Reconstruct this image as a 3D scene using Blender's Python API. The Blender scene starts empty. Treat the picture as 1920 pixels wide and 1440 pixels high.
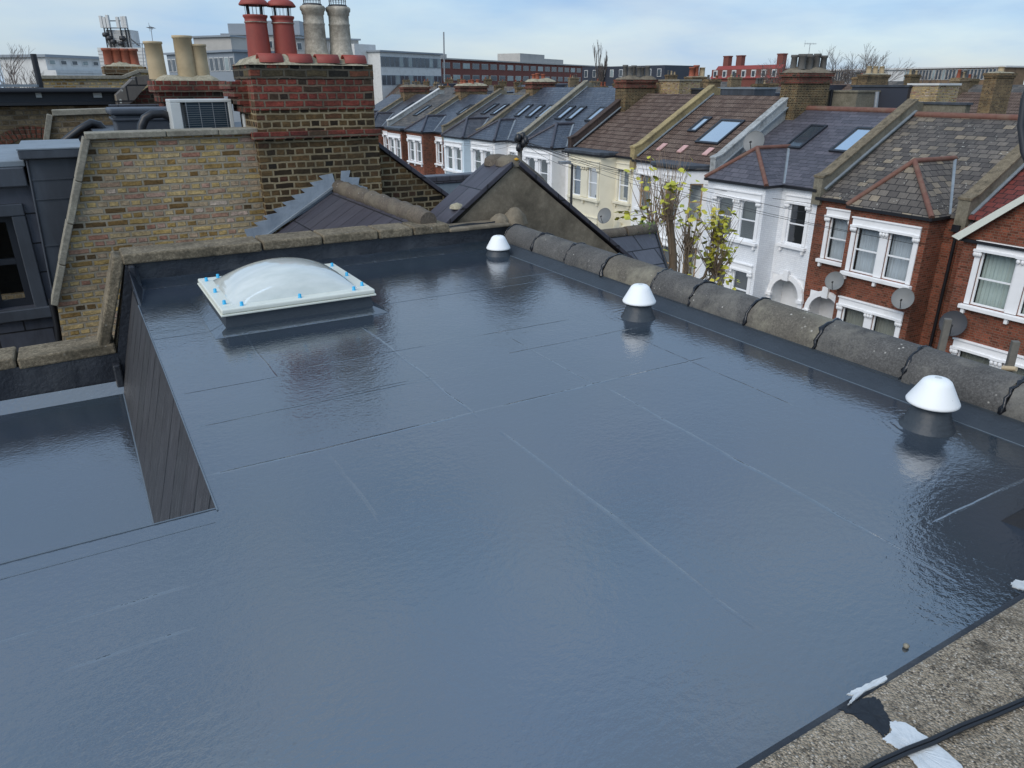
import bpy, math, random
from mathutils import Vector, Matrix
random.seed(7)
R = math.radians
sc = bpy.context.scene
COL = sc.collection
# ------------------------------------------------------------ camera
PITCH = math.atan(560/1361.0); YAW = R(30.3); FPX = 1361.0
cd = bpy.data.cameras.new('camera'); cam = bpy.data.objects.new('camera', cd); COL.objects.link(cam)
cd.sensor_width = 36; cd.lens = 36*FPX/1920; cd.clip_start = 0.05; cd.clip_end = 3000
cam.location = (0, 0, 0); cam.rotation_euler = (R(90)-PITCH, 0, -YAW)
sc.camera = cam
# ------------------------------------------------------------ sky and sun
SUN_EL, SUN_AZ = R(40), R(250)          # azimuth clockwise from +Y: behind and left of the camera
w = bpy.data.worlds.new('World'); sc.world = w; w.use_nodes = True
nt = w.node_tree; N = nt.nodes; L = nt.links; N.clear()
out = N.new('ShaderNodeOutputWorld'); sky = N.new('ShaderNodeTexSky'); sky.sky_type = 'NISHITA'
sky.sun_disc = False; sky.sun_elevation = SUN_EL; sky.sun_rotation = SUN_AZ
bg1 = N.new('ShaderNodeBackground'); bg1.inputs[1].default_value = 0.13; L.new(sky.outputs[0], bg1.inputs[0])
bg2 = N.new('ShaderNodeBackground'); bg2.inputs[1].default_value = 0.97
tc = N.new('ShaderNodeTexCoord')
sz = N.new('ShaderNodeSeparateXYZ'); L.new(tc.outputs['Generated'], sz.inputs[0])   # sky strength by height: bright band added above the horizon to lift roof reflections
mr = N.new('ShaderNodeValToRGB'); rr_ = mr.color_ramp; rr_.interpolation = 'EASE'
for p_, v_ in ((0.0, .123), (.08, .15), (.19, .78), (.38, 1.0), (.54, .5), (.72, .225), (1.0, .15)):
    e_ = rr_.elements[0] if p_ == 0 else rr_.elements[1] if p_ == 1.0 else rr_.elements.new(p_)
    e_.position = p_; e_.color = (v_, v_, v_, 1)
ml = N.new('ShaderNodeMath'); ml.operation = 'MULTIPLY'; ml.inputs[1].default_value = 6.6
L.new(sz.outputs[2], mr.inputs[0]); L.new(mr.outputs[0], ml.inputs[0]); L.new(ml.outputs[0], bg2.inputs[1])
mp = N.new('ShaderNodeMapping'); mp.inputs['Scale'].default_value = (1.6, 1.6, 6.5)
mp.inputs['Location'].default_value = (0.35, 0.1, 0.3)
L.new(tc.outputs['Generated'], mp.inputs[0])
ns = N.new('ShaderNodeTexNoise'); ns.inputs['Scale'].default_value = 1.5; ns.inputs['Detail'].default_value = 7; ns.inputs['Roughness'].default_value = 0.55
L.new(mp.outputs[0], ns.inputs[0])
cr = N.new('ShaderNodeValToRGB'); cr.color_ramp.elements[0].position = 0.30; cr.color_ramp.elements[0].color = (0.46, 0.46, 0.46, 1)
cr.color_ramp.elements[1].position = 0.62; cr.color_ramp.elements[1].color = (0.94, 0.94, 0.94, 1); L.new(ns.outputs[0], cr.inputs[0])
cc = N.new('ShaderNodeValToRGB'); cc.color_ramp.elements[0].position = 0.38; cc.color_ramp.elements[0].color = (0.34, 0.53, 0.80, 1)
cc.color_ramp.elements[1].position = 0.66; cc.color_ramp.elements[1].color = (0.54, 0.655, 0.79, 1)
n2 = N.new('ShaderNodeTexNoise'); n2.inputs['Scale'].default_value = 2.6; n2.inputs['Detail'].default_value = 8; L.new(mp.outputs[0], n2.inputs[0])
L.new(n2.outputs[0], cc.inputs[0]); L.new(cc.outputs[0], bg2.inputs[0])
mx = N.new('ShaderNodeMixShader'); L.new(cr.outputs[0], mx.inputs[0]); L.new(bg1.outputs[0], mx.inputs[1]); L.new(bg2.outputs[0], mx.inputs[2])
L.new(mx.outputs[0], out.inputs[0])
sd = bpy.data.lights.new('sun', 'SUN'); sd.energy = 1.6; sd.angle = R(45); sd.color = (1, 0.94, 0.86)
so = bpy.data.objects.new('sun', sd); COL.objects.link(so)
sdir = Vector((math.sin(SUN_AZ)*math.cos(SUN_EL), math.cos(SUN_AZ)*math.cos(SUN_EL), math.sin(SUN_EL)))
so.rotation_euler = sdir.to_track_quat('Z', 'Y').to_euler(); so.location = (-20, -20, 30)
sc.view_settings.view_transform = 'Standard'; sc.view_settings.look = 'None'; sc.view_settings.exposure = 0.33; sc.view_settings.gamma = 1
sc.render.engine = 'CYCLES'
GZ = -10.7                                # street level, camera at 0

# ------------------------------------------------------------ geometry helpers
FW = Vector((math.sin(YAW)*math.cos(PITCH), math.cos(YAW)*math.cos(PITCH), -math.sin(PITCH)))
RT = Vector((math.cos(YAW), -math.sin(YAW), 0)); UP = RT.cross(FW)
def ray(x, y): return FW*FPX + RT*(x-960) - UP*(y-720)
def W(x, y, X=None, Y=None, Z=None, D=None):
    """surveyed point: sight line through a photo pixel met with a known plane of the place"""
    r = ray(x, y)
    t = X/r.x if X is not None else Y/r.y if Y is not None else Z/r.z if Z is not None else D/FPX
    return r*t

class MB:
    def __init__(s): s.v = []; s.f = []; s.sm = []
    def add(s, vs, fs, smooth=False):
        b = len(s.v); s.v += [tuple(p) for p in vs]; s.f += [[b+i for i in f] for f in fs]; s.sm += [smooth]*len(fs); return s
    def poly(s, *p): return s.add(p, [list(range(len(p)))])
    def box(s, x0, y0, z0, x1, y1, z1):
        if x0 > x1: x0, x1 = x1, x0
        if y0 > y1: y0, y1 = y1, y0
        if z0 > z1: z0, z1 = z1, z0
        v = [(x, y, z) for z in (z0, z1) for y in (y0, y1) for x in (x0, x1)]
        return s.add(v, [[0, 2, 3, 1], [4, 5, 7, 6], [0, 1, 5, 4], [2, 6, 7, 3], [0, 4, 6, 2], [1, 3, 7, 5]])
    def ext(s, pts, d):
        """closed polygon pts extruded by vector d"""
        d = Vector(d); n = len(pts); a = [Vector(p) for p in pts]; b = [p+d for p in a]
        nr = Vector((0, 0, 0))
        for i in range(n): nr += a[i].cross(a[(i+1) % n])
        fl = nr.dot(d) > 0
        fs = [list(range(n))[::-1], list(range(n, 2*n))] + [[i, (i+1) % n, n+(i+1) % n, n+i] for i in range(n)]
        if not fl: fs = [f[::-1] for f in fs]
        return s.add(a+b, fs)
    def tube(s, pts, r, n=8, cap=True, flat=1.0):
        pts = [Vector(p) for p in pts]; m = len(pts); rs = r if isinstance(r, (list, tuple)) else [r]*m
        rings = []; ref = None
        for i, p in enumerate(pts):
            d = (pts[min(i+1, m-1)]-pts[max(i-1, 0)]).normalized()
            if ref is None or abs(ref.dot(d)) > 0.98: ref = Vector((0, 0, 1)) if abs(d.z) < 0.9 else Vector((1, 0, 0))
            a = d.cross(ref).normalized(); b = a.cross(d).normalized(); ref = b
            rings.append([p+(a*math.cos(2*math.pi*k/n)+b*math.sin(2*math.pi*k/n)*flat)*rs[i] for k in range(n)])
        v = [q for rr in rings for q in rr]; f = []
        for i in range(m-1):
            for k in range(n): f.append([i*n+k, i*n+(k+1) % n, (i+1)*n+(k+1) % n, (i+1)*n+k])
        s.add(v, f, True)
        if cap: s.add(rings[0], [list(range(n))[::-1]]); s.add(rings[-1], [list(range(n))])
        return s
    def lathe(s, c, prof, n=20, cap=True, lean=(0, 0)):
        c = Vector(c); v = []; f = []; m = len(prof)
        for r, z in prof:
            for k in range(n):
                a = 2*math.pi*k/n; v.append(c+Vector((r*math.cos(a)+lean[0]*z, r*math.sin(a)+lean[1]*z, z)))
        for i in range(m-1):
            for k in range(n): f.append([i*n+k, i*n+(k+1) % n, (i+1)*n+(k+1) % n, (i+1)*n+k])
        s.add(v, f, True)
        if cap: s.add(v[:n], [list(range(n))[::-1]]); s.add(v[-n:], [list(range(n))])
        return s
    def build(s, name, mat, parent=None, root=None, bevel=0, seg=2):
        root = root or parent
        o = Vector((0, 0, 0))
        if parent is not None: o = Vector(parent['_o'])
        elif root is None and s.v:
            xs = [p[0] for p in s.v]; ys = [p[1] for p in s.v]; zs = [p[2] for p in s.v]
            o = Vector(((min(xs)+max(xs))/2, (min(ys)+max(ys))/2, min(zs)))
        me = bpy.data.meshes.new(name)
        me.from_pydata([Vector(p)-o for p in s.v], [], s.f)
        uv = me.uv_layers.new(name='UVMap').data; Z = Vector((0, 0, 1))
        k = 0
        for fi, pol in enumerate(me.polygons):
            pol.use_smooth = s.sm[fi]; nn = pol.normal
            if abs(nn.z) > 0.97 or nn.length < 0.5: t, b = Vector((1, 0, 0)), Vector((0, 1, 0))
            else: t = Z.cross(nn).normalized(); b = nn.cross(t)
            for li in pol.loop_indices:
                p = me.vertices[me.loops[li].vertex_index].co+o; uv[li].uv = (p.dot(t), p.dot(b))
        me.materials.append(mat); me.update()
        ob = bpy.data.objects.new(name, me); COL.objects.link(ob); ob['_o'] = tuple(o)
        if parent is not None: ob.parent = parent
        else: ob.location = o
        if bevel:
            md = ob.modifiers.new('bevel', 'BEVEL'); md.width = bevel; md.segments = seg; md.limit_method = 'ANGLE'; md.angle_limit = R(35)
        return ob

def tag(o, label=None, cat=None, group=None, kind=None):
    if label: o['label'] = label
    if cat: o['category'] = cat
    if group: o['group'] = group
    if kind: o['kind'] = kind
    return o
def thing(name, loc, label, cat, group=None):
    o = bpy.data.objects.new(name, None); COL.objects.link(o); o.location = Vector(loc); o['_o'] = tuple(loc); o.empty_display_size = 0.1
    return tag(o, label, cat, group)
class Fr:
    """a wall plane: origin x,y; U along it, N outwards"""
    def __init__(s, x, y, U, Nn): s.o = Vector((x, y, 0)); s.U = Vector((U[0], U[1], 0)).normalized(); s.N = Vector((Nn[0], Nn[1], 0)).normalized()
    def p(s, u, v, w=0): return s.o+s.U*u+s.N*w+Vector((0, 0, v))
    def box(s, mb, u0, u1, v0, v1, w0, w1):
        q = [s.p(u, v, w_) for w_ in (w0, w1) for v in (v0, v1) for u in (u0, u1)]
        fs = [[0, 2, 3, 1], [4, 5, 7, 6], [0, 1, 5, 4], [2, 6, 7, 3], [0, 4, 6, 2], [1, 3, 7, 5]]
        if s.U.cross(Vector((0, 0, 1))).dot(s.N) < 0: fs = [f[::-1] for f in fs]
        return mb.add(q, fs)
    def prism(s, mb, uv, w0, w1): return mb.ext([s.p(u, v, w0) for u, v in uv], s.N*(w1-w0))
def holed(mb, F, u0, u1, v0, v1, holes, t=0.14):
    us = sorted({u0, u1, *[h[0] for h in holes], *[h[1] for h in holes]}); vs = sorted({v0, v1, *[h[2] for h in holes], *[h[3] for h in holes]})
    us = [u for u in us if u0 <= u <= u1]; vs = [v for v in vs if v0 <= v <= v1]
    flip = F.U.cross(Vector((0, 0, 1))).dot(F.N) < 0
    def q(*p): mb.poly(*(p[::-1] if flip else p))
    for a, b in zip(us, us[1:]):
        for c, d in zip(vs, vs[1:]):
            cu, cv = (a+b)/2, (c+d)/2
            if any(h[0] < cu < h[1] and h[2] < cv < h[3] for h in holes): continue
            q(F.p(a, c), F.p(b, c), F.p(b, d), F.p(a, d))
    for h0, h1, g0, g1 in holes:
        q(F.p(h0, g0), F.p(h0, g0, -t), F.p(h1, g0, -t), F.p(h1, g0)); q(F.p(h0, g1), F.p(h1, g1), F.p(h1, g1, -t), F.p(h0, g1, -t))
        q(F.p(h0, g0), F.p(h0, g1), F.p(h0, g1, -t), F.p(h0, g0, -t)); q(F.p(h1, g0), F.p(h1, g0, -t), F.p(h1, g1, -t), F.p(h1, g1))

# ------------------------------------------------------------ materials
class NM:
    def __init__(s, name):
        s.m = bpy.data.materials.new(name); s.m.use_nodes = True; s.t = s.m.node_tree; s.b = s.t.nodes['Principled BSDF']
    def n(s, typ, **kw):
        x = s.t.nodes.new('ShaderNode'+typ)
        for k, v in kw.items():
            if k in x.inputs: x.inputs[k].default_value = v
            else: setattr(x, k, v)
        return x
    def l(s, a, b): s.t.links.new(a, b)
    def math(s, op, a, b=None, c=None, clamp=False):
        x = s.n('Math', operation=op); x.use_clamp = clamp
        for i, q in enumerate((a, b, c)):
            if q is None: continue
            if isinstance(q, (int, float)): x.inputs[i].default_value = q
            else: s.l(q, x.inputs[i])
        return x.outputs[0]
    def ramp(s, fac, els, interp='LINEAR'):
        x = s.n('ValToRGB'); r = x.color_ramp; r.interpolation = interp
        while len(r.elements) < len(els): r.elements.new(0.5)
        for e, (p, c) in zip(r.elements, els):
            e.position = p; e.color = (c if isinstance(c, tuple) else (c, c, c))+(1,)
        s.l(fac, x.inputs[0]); return x.outputs[0]
    def mix(s, fac, a, b, mode='MIX'):
        x = s.n('Mix', data_type='RGBA', blend_type=mode)
        for i, q in ((0, fac), (6, a), (7, b)):
            if isinstance(q, (int, float)): x.inputs[i].default_value = q
            elif isinstance(q, tuple): x.inputs[i].default_value = q+(1,)
            else: s.l(q, x.inputs[i])
        return x.outputs[2]
    def uv(s): return s.n('TexCoord').outputs['UV']
    def pos(s): return s.n('NewGeometry').outputs['Position']
    def noise(s, vec, scale, detail=4, rough=0.55, sc3=None):
        if sc3:
            mp = s.n('Mapping'); mp.inputs['Scale'].default_value = sc3; s.l(vec, mp.inputs[0]); vec = mp.outputs[0]
        x = s.n('TexNoise'); x.inputs['Scale'].default_value = scale; x.inputs['Detail'].default_value = detail; x.inputs['Roughness'].default_value = rough
        s.l(vec, x.inputs[0]); return x.outputs[0]
    def bump(s, h, strength, dist, prev=None):
        x = s.n('Bump'); x.inputs['Strength'].default_value = strength; x.inputs['Distance'].default_value = dist
        s.l(h, x.inputs['Height'])
        if prev is not None: s.l(prev, x.inputs['Normal'])
        return x.outputs[0]
    def done(s, col=None, rough=0.8, nor=None, spec=None, metal=None):
        for k, v in (('Base Color', col), ('Roughness', rough), ('Normal', nor), ('Metallic', metal), ('Specular IOR Level', spec)):
            if v is None: continue
            if isinstance(v, tuple): s.b.inputs[k].default_value = v+(1,)
            elif isinstance(v, (int, float)): s.b.inputs[k].default_value = v
            else: s.l(v, s.b.inputs[k])
        return s.m
def brick(name, pal, mortar, bw=.225, bh=.075, ms=.011, soot=0.5, sootcol=(.03, .028, .022), sscale=0.9, bump=.006, var=.75):
    m = NM(name); uv = m.uv()
    wob = m.n('Mix', data_type='VECTOR'); nz = m.n('TexNoise'); nz.inputs['Scale'].default_value = 9; m.l(uv, nz.inputs[0])
    va = m.n('VectorMath', operation='SUBTRACT'); m.l(nz.outputs['Color'], va.inputs[0]); va.inputs[1].default_value = (.5, .5, .5)
    vs = m.n('VectorMath', operation='SCALE'); m.l(va.outputs[0], vs.inputs[0]); vs.inputs[3].default_value = bh*.3
    vd = m.n('VectorMath', operation='ADD'); m.l(uv, vd.inputs[0]); m.l(vs.outputs[0], vd.inputs[1])
    def bt(sq, off):
        b = m.n('TexBrick', offset=off, squash=1.0); b.inputs['Scale'].default_value = 1
        b.inputs['Brick Width'].default_value = bw; b.inputs['Row Height'].default_value = bh; b.inputs['Mortar Size'].default_value = ms
        b.inputs['Mortar Smooth'].default_value = .35; b.inputs['Color1'].default_value = (0, 0, 0, 1); b.inputs['Color2'].default_value = (1, 1, 1, 1); b.inputs['Mortar'].default_value = (.5, .5, .5, 1)
        m.l(vd.outputs[0], b.inputs[0]); return b
    b = bt(1, .5)
    if bw < .3: b.squash = .5; b.squash_frequency = 2
    col = m.ramp(b.outputs['Color'], pal)
    fine = m.noise(uv, 38, 5, .65)
    col = m.mix(var, col, m.ramp(fine, [(.3, .45), (.7, 1.35)]), 'MULTIPLY'); col = m.mix(var*.66, col, m.ramp(m.noise(uv, 11, 4, .6, (1, 2.2, 1)), [(.35, .5), (.65, 1.45)]), 'MULTIPLY')
    mort = m.mix(m.noise(uv, 14, 3), mortar, tuple(c*.62 for c in mortar))
    col = m.mix(b.outputs['Fac'], col, mort)
    d = m.ramp(m.noise(m.pos(), sscale, 6, .62), [(.42, 0.0), (.68, soot)])
    col = m.mix(d, col, sootcol)
    h = m.math('ADD', m.math('SUBTRACT', 1.0, b.outputs['Fac']), m.math('MULTIPLY', fine, .5))
    return m.done(col, .88, m.bump(h, 1.0, bump), spec=.25)
def slates(name, pal, w=.3, h=.2, gap=.006, rough=.55, lichen=0, lich=(.5, .5, .44), stain=0.3, bump=.008, gapcol=(.012, .012, .014), streak=0, dash=False):
    m = NM(name); uv = m.uv()
    b = m.n('TexBrick', offset=.5, squash=1.0); b.inputs['Scale'].default_value = 1; b.inputs['Brick Width'].default_value = w; b.inputs['Row Height'].default_value = h
    b.inputs['Mortar Size'].default_value = gap; b.inputs['Mortar Smooth'].default_value = .2
    b.inputs['Color1'].default_value = (0, 0, 0, 1); b.inputs['Color2'].default_value = (1, 1, 1, 1); b.inputs['Mortar'].default_value = (.5, .5, .5, 1); m.l(uv, b.inputs[0])
    col = m.ramp(b.outputs['Color'], pal)
    f = m.noise(uv, 12, 5, .6, (1, .35, 1)); col = m.mix(.6, col, m.ramp(f, [(.3, .7), (.7, 1.3)]), 'MULTIPLY')
    if streak: col = m.mix(m.ramp(m.noise(uv, 34, 5, .75, (1, .12, 1)), [(.52, 0.), (.72, streak)]), col, tuple(min(1, c*2.6) for c in pal[0][1]))
    big = m.noise(m.pos(), .8, 5); col = m.mix(m.ramp(big, [(.4, 0.), (.7, stain)]), col, (.03, .03, .028))
    if lichen:
        vo = m.n('TexVoronoi'); vo.inputs['Scale'].default_value = 9; m.l(uv, vo.inputs[0])
        sp = m.math('MULTIPLY', m.ramp(vo.outputs['Distance'], [(.14, 1.0), (.2, 0.0)]), m.ramp(m.noise(uv, 1.6, 4), [(.5, 0.), (.62, lichen)]))
        col = m.mix(sp, col, lich)
    gf = m.math('MULTIPLY', b.outputs['Fac'], m.ramp(m.noise(uv, 3.2, 3), [(.46, .08), (.54, 1.)])) if dash else b.outputs['Fac']
    col = m.mix(gf, col, gapcol)
    sx = m.n('SeparateXYZ'); m.l(uv, sx.inputs[0]); saw = m.math('FRACT', m.math('DIVIDE', sx.outputs[1], h))
    if dash: saw = m.math('MULTIPLY', saw, .25)
    hh = m.math('SUBTRACT', m.math('MULTIPLY', m.math('SUBTRACT', 1.0, saw), 1.0), b.outputs['Fac'])
    hh = m.math('ADD', hh, m.math('MULTIPLY', f, .5)); hh = m.math('ADD', hh, m.math('MULTIPLY', b.outputs['Color'], .35))
    return m.done(col, rough, m.bump(hh, 1.0, bump), spec=.4)
def pantile(name, c1, c2, w=.3, h=.33):
    m = NM(name); uv = m.uv()
    sx = m.n('SeparateXYZ'); m.l(uv, sx.inputs[0])
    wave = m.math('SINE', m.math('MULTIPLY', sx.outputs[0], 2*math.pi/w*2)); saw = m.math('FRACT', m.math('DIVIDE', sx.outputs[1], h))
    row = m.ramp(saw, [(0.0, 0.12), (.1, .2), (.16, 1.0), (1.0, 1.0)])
    b = m.n('TexBrick', offset=0.0); b.inputs['Scale'].default_value = 1; b.inputs['Brick Width'].default_value = w; b.inputs['Row Height'].default_value = h
    b.inputs['Mortar Size'].default_value = .004; b.inputs['Color1'].default_value = (0, 0, 0, 1); b.inputs['Color2'].default_value = (1, 1, 1, 1); m.l(uv, b.inputs[0])
    col = m.mix(b.outputs['Color'], c1, c2)
    col = m.mix(.6, col, m.ramp(m.noise(uv, 7, 6, .7), [(.3, .55), (.7, 1.45)]), 'MULTIPLY')
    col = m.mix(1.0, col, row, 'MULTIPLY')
    hh = m.math('ADD', m.math('MULTIPLY', wave, .5), m.math('MULTIPLY', m.math('SUBTRACT', 1.0, saw), 1.0))
    return m.done(col, .85, m.bump(hh, 1.0, .07), spec=.2)
def plain(name, col, rough=.6, var=.25, scale=6, grime=0, gcol=(.08, .075, .06), gs=1.5, metal=0, bump=0, spec=None, streak=False, gpos=(.48, .7)):
    m = NM(name); p = m.pos()
    c = m.mix(m.noise(p, scale, 5), tuple(x*(1-var) for x in col), tuple(min(1, x*(1+var)) for x in col))
    if grime: c = m.mix(m.ramp(m.noise(p, gs, 6, .65, (1, 1, .25) if streak else None), [(gpos[0], 0.), (gpos[1], grime)]), c, gcol)
    nn = m.bump(m.noise(p, 40, 5), 1.0, bump) if bump else None
    return m.done(c, rough, nn, spec, metal)
def stone(name, c1, c2, c3, gs=60, bump=.004, spots=.0, big=3.0, contrast=.75, spotscale=16):
    """weathered concrete with aggregate, dark patches and pale lichen"""
    m = NM(name); p = m.pos()
    c = m.mix(m.ramp(m.noise(p, big, 6, .65), [(.35, 0.), (.65, 1.)]), c1, c2)
    g = m.noise(p, gs, 3, .8); c = m.mix(contrast, c, m.ramp(g, [(.28, .25), (.5, .9), (.72, 1.9)]), 'MULTIPLY')
    c = m.mix(m.ramp(m.noise(p, big*.6+1, 7, .7), [(.5, 0.), (.68, .8)]), c, c3)
    if spots:
        vo = m.n('TexVoronoi'); vo.inputs['Scale'].default_value = spotscale; m.l(p, vo.inputs[0])
        sp = m.math('MULTIPLY', m.ramp(vo.outputs['Distance'], [(.05, 1.), (.15, 0.)]), m.ramp(m.noise(p, 5, 3), [(.5, 0.), (.6, spots)]))
        c = m.mix(sp, c, (.62, .6, .54))
    return m.done(c, .9, m.bump(m.math('ADD', g, m.noise(p, gs*.3, 4)), 1.0, bump), spec=.2)
def glass(name, tint=(.02, .025, .03), mixc=.0):
    m = NM(name); t = m.t; g = m.n('BsdfGlossy'); g.inputs['Roughness'].default_value = .02; g.inputs['Color'].default_value = (.95, .97, 1, 1)
    tr = m.n('BsdfTransparent'); tr.inputs[0].default_value = (.86, .9, .9, 1); fr = m.n('Fresnel'); fr.inputs[0].default_value = 1.5
    f = m.math('ADD', m.math('MULTIPLY', fr.outputs[0], .75), .01, clamp=True)
    nb = m.bump(m.noise(m.pos(), 1.3, 2), .25, .02); m.l(nb, g.inputs['Normal'])
    s = m.n('MixShader'); m.l(f, s.inputs[0]); m.l(tr.outputs[0], s.inputs[1]); m.l(g.outputs[0], s.inputs[2]); m.l(s.outputs[0], t.nodes['Material Output'].inputs[0]); return m.m

M = {}
STOCK = [(.0, (.04, .03, .02)), (.06, (.26, .15, .05)), (.2, (.46, .31, .11)), (.5, (.6, .43, .19)), (.68, (.5, .38, .22)), (.8, (.48, .35, .23)), (.92, (.38, .18, .12)), (1., (.66, .54, .42))]
M['stock'] = brick('yellow_stock_brick', STOCK, bw=.19, bh=.0605, mortar=(.44, .38, .28), soot=.4, ms=.012, bump=.012)
M['chim'] = brick('sooty_stock_brick', [(0, (.018, .015, .011)), (.25, (.055, .034, .016)), (.55, (.1, .06, .026)), (.8, (.17, .105, .042)), (1, (.09, .038, .022))], (.36, .29, .175), bw=.2, bh=.0675, soot=.55, sscale=1.6, ms=.012, bump=.012)
M['chimred'] = brick('red_stack_brick', [(0, (.03, .022, .018)), (.14, (.12, .07, .04)), (.24, (.2, .05, .034)), (.75, (.23, .055, .038)), (1, (.17, .035, .028))], (.22, .17, .12), bw=.2, bh=.07, soot=.7, sscale=1.8, ms=.011, bump=.012)
M['chimdark'] = brick('black_sooty_brick', [(0, (.012, .012, .012)), (.5, (.04, .035, .025)), (.8, (.12, .09, .045)), (1, (.25, .05, .035))], (.13, .115, .085), soot=.7, sscale=2.5, ms=.012, bump=.012)
M['redbrick'] = brick('red_brick', [(0, (.12, .04, .024)), (.35, (.22, .068, .04)), (.8, (.29, .09, .052)), (1, (.2, .055, .03))], (.26, .18, .13), soot=.5, ms=.008)
M['browned'] = brick('brown_brick', [(0, (.09, .055, .03)), (.5, (.2, .12, .055)), (1, (.3, .2, .09))], (.3, .25, .17), soot=.6, ms=.011)
M['oldbrick'] = brick('pale_brown_brick', [(0, (.13, .09, .05)), (.5, (.25, .18, .1)), (1, (.33, .25, .15))], (.26, .21, .15), soot=.4)
M['whitebrick'] = brick('white_painted_brick', [(0, (.78, .8, .83)), (1, (.84, .86, .88))], (.72, .75, .78), soot=.12, sootcol=(.35, .34, .3), ms=.005, bump=.0012, var=.12)
M['cream'] = plain('cream_render', (.76, .71, .56), .8, .06, 2, .18, (.4, .36, .26), 1.2)
M['white'] = plain('white_masonry_paint', (.84, .84, .84), .6, .05, 4, .3, (.42, .4, .34), 2.2, gpos=(.54, .8))
M['pvc'] = plain('white_window_frame', (.82, .83, .84), .35, .03, 4)
M['timber'] = plain('old_timber_frame', (.36, .24, .13), .6, .3, 9)
M['bluewhite'] = plain('pale_blue_render', (.6, .7, .76), .7, .04, 2, .1)
M['slateP'] = slates('purple_slate', [(0, (.068, .064, .078)), (.6, (.088, .084, .1)), (1, (.11, .102, .12))], .42, .22, .007, .5, stain=.2)
M['slateG'] = slates('mottled_old_slate', [(0, (.075, .066, .06)), (.45, (.12, .105, .092)), (.78, (.15, .13, .11)), (1, (.27, .22, .155))], .34, .24, .012, .8, .9, stain=.35, bump=.018)
M['slateB'] = slates('blue_black_slate', [(0, (.045, .055, .075)), (.6, (.058, .07, .093)), (1, (.08, .09, .11))], .36, .2, .007, .38, stain=.15, bump=.012)
M['slateD'] = slates('dark_slate', [(0, (.038, .038, .045)), (.5, (.055, .054, .062)), (1, (.075, .073, .08))], .26, .3, .005, .4, stain=.2)
M['slateN'] = slates('smooth_dark_slate', [(0, (.05, .047, .06)), (1, (.067, .064, .078))], .25, .5, .006, .42, stain=.1, bump=.006)
M['cheek'] = slates('streaked_cheek_slate', [(0, (.036, .037, .04)), (1, (.044, .043, .048))], .24, 9.3, .010, .55, stain=.35, bump=.022, streak=.9, dash=True, gapcol=(.004, .004, .005))
M['hang'] = slates('hung_slate', [(0, (.055, .06, .075)), (1, (.085, .09, .11))], .5, .3, .008, .45, stain=.2)
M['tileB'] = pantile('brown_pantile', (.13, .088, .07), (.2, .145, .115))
M['tileR'] = slates('red_clay_tile', [(0, (.12, .028, .022)), (1, (.21, .045, .034))], .3, .25, .012, .7, stain=.3, bump=.02)
M['farroof'] = slates('far_grey_roof', [(0, (.06, .058, .055)), (1, (.13, .115, .1))], .5, .3, .01, .7, stain=.3)
M['terra'] = plain('terracotta_ridge', (.16, .072, .052), .8, .4, 6, .5, (.16, .13, .09), 3, bump=.004)
M['potred'] = plain('red_clay_pot', (.27, .05, .035), .62, .18, 5, .35, (.09, .03, .025), 4, bump=.001)
M['pototh'] = plain('orange_clay_pot', (.3, .085, .045), .75, .3, 5, .5, (.08, .05, .035), 3)
M['potbuff'] = plain('buff_clay_pot', (.46, .36, .22), .8, .2, 5, .4, (.2, .15, .09), 3)
M['potgrey'] = plain('grey_sooted_pot', (.11, .105, .095), .85, .3, 5, .5, (.04, .04, .035), 3)
M['potstone'] = stone('weathered_buff_pot', (.5, .45, .37), (.4, .36, .29), (.09, .08, .065), 30, .003, big=2.2, contrast=.35)
M['flaunch'] = stone('pale_mortar', (.42, .38, .28), (.3, .27, .19), (.1, .095, .07), 30, .006, big=4, contrast=.4)
M['lead'] = plain('lead_flashing', (.2, .235, .265), .55, .3, 5, .5, (.3, .33, .35), 3, metal=.1, bump=.002)
M['leaddark'] = plain('dark_lead_sheet', (.055, .062, .074), .5, .3, 3, .5, (.12, .14, .17), 2.2, metal=.2, streak=True)
M['flash'] = plain('dark_rubber_flashing', (.022, .025, .032), .42, .4, 7, .6, (.075, .08, .085), 4, bump=.006, streak=True)
M['mastic'] = plain('black_mastic', (.008, .009, .012), .25, .3, 20, bump=.004)
M['ridge'] = stone('concrete_ridge_tile', (.12, .116, .11), (.082, .08, .077), (.2, .19, .165), 110, .0015, .75, 3.5, .6, 26)
M['ridgeB'] = stone('pale_ridge_tile', (.15, .135, .11), (.11, .1, .085), (.27, .25, .19), 100, .0015, .6, 4, .5, 20)
M['ridgeC'] = stone('brown_ridge_tile', (.14, .115, .09), (.1, .085, .07), (.2, .175, .13), 90, .0018, 1, 3, .55, 22)
M['coping'] = stone('mossy_concrete_coping', (.23, .19, .13), (.14, .115, .08), (.05, .045, .032), 55, .004, .5, 5, .75)
M['coping2'] = stone('pale_concrete_coping', (.3, .28, .22), (.23, .21, .17), (.13, .12, .09), 30, .002, .2, 3, .4)
M['coarse'] = stone('exposed_aggregate_concrete', (.40, .33, .24), (.25, .205, .15), (.04, .036, .03), 85, .012, .25, 6, 1.0, 60)
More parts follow.
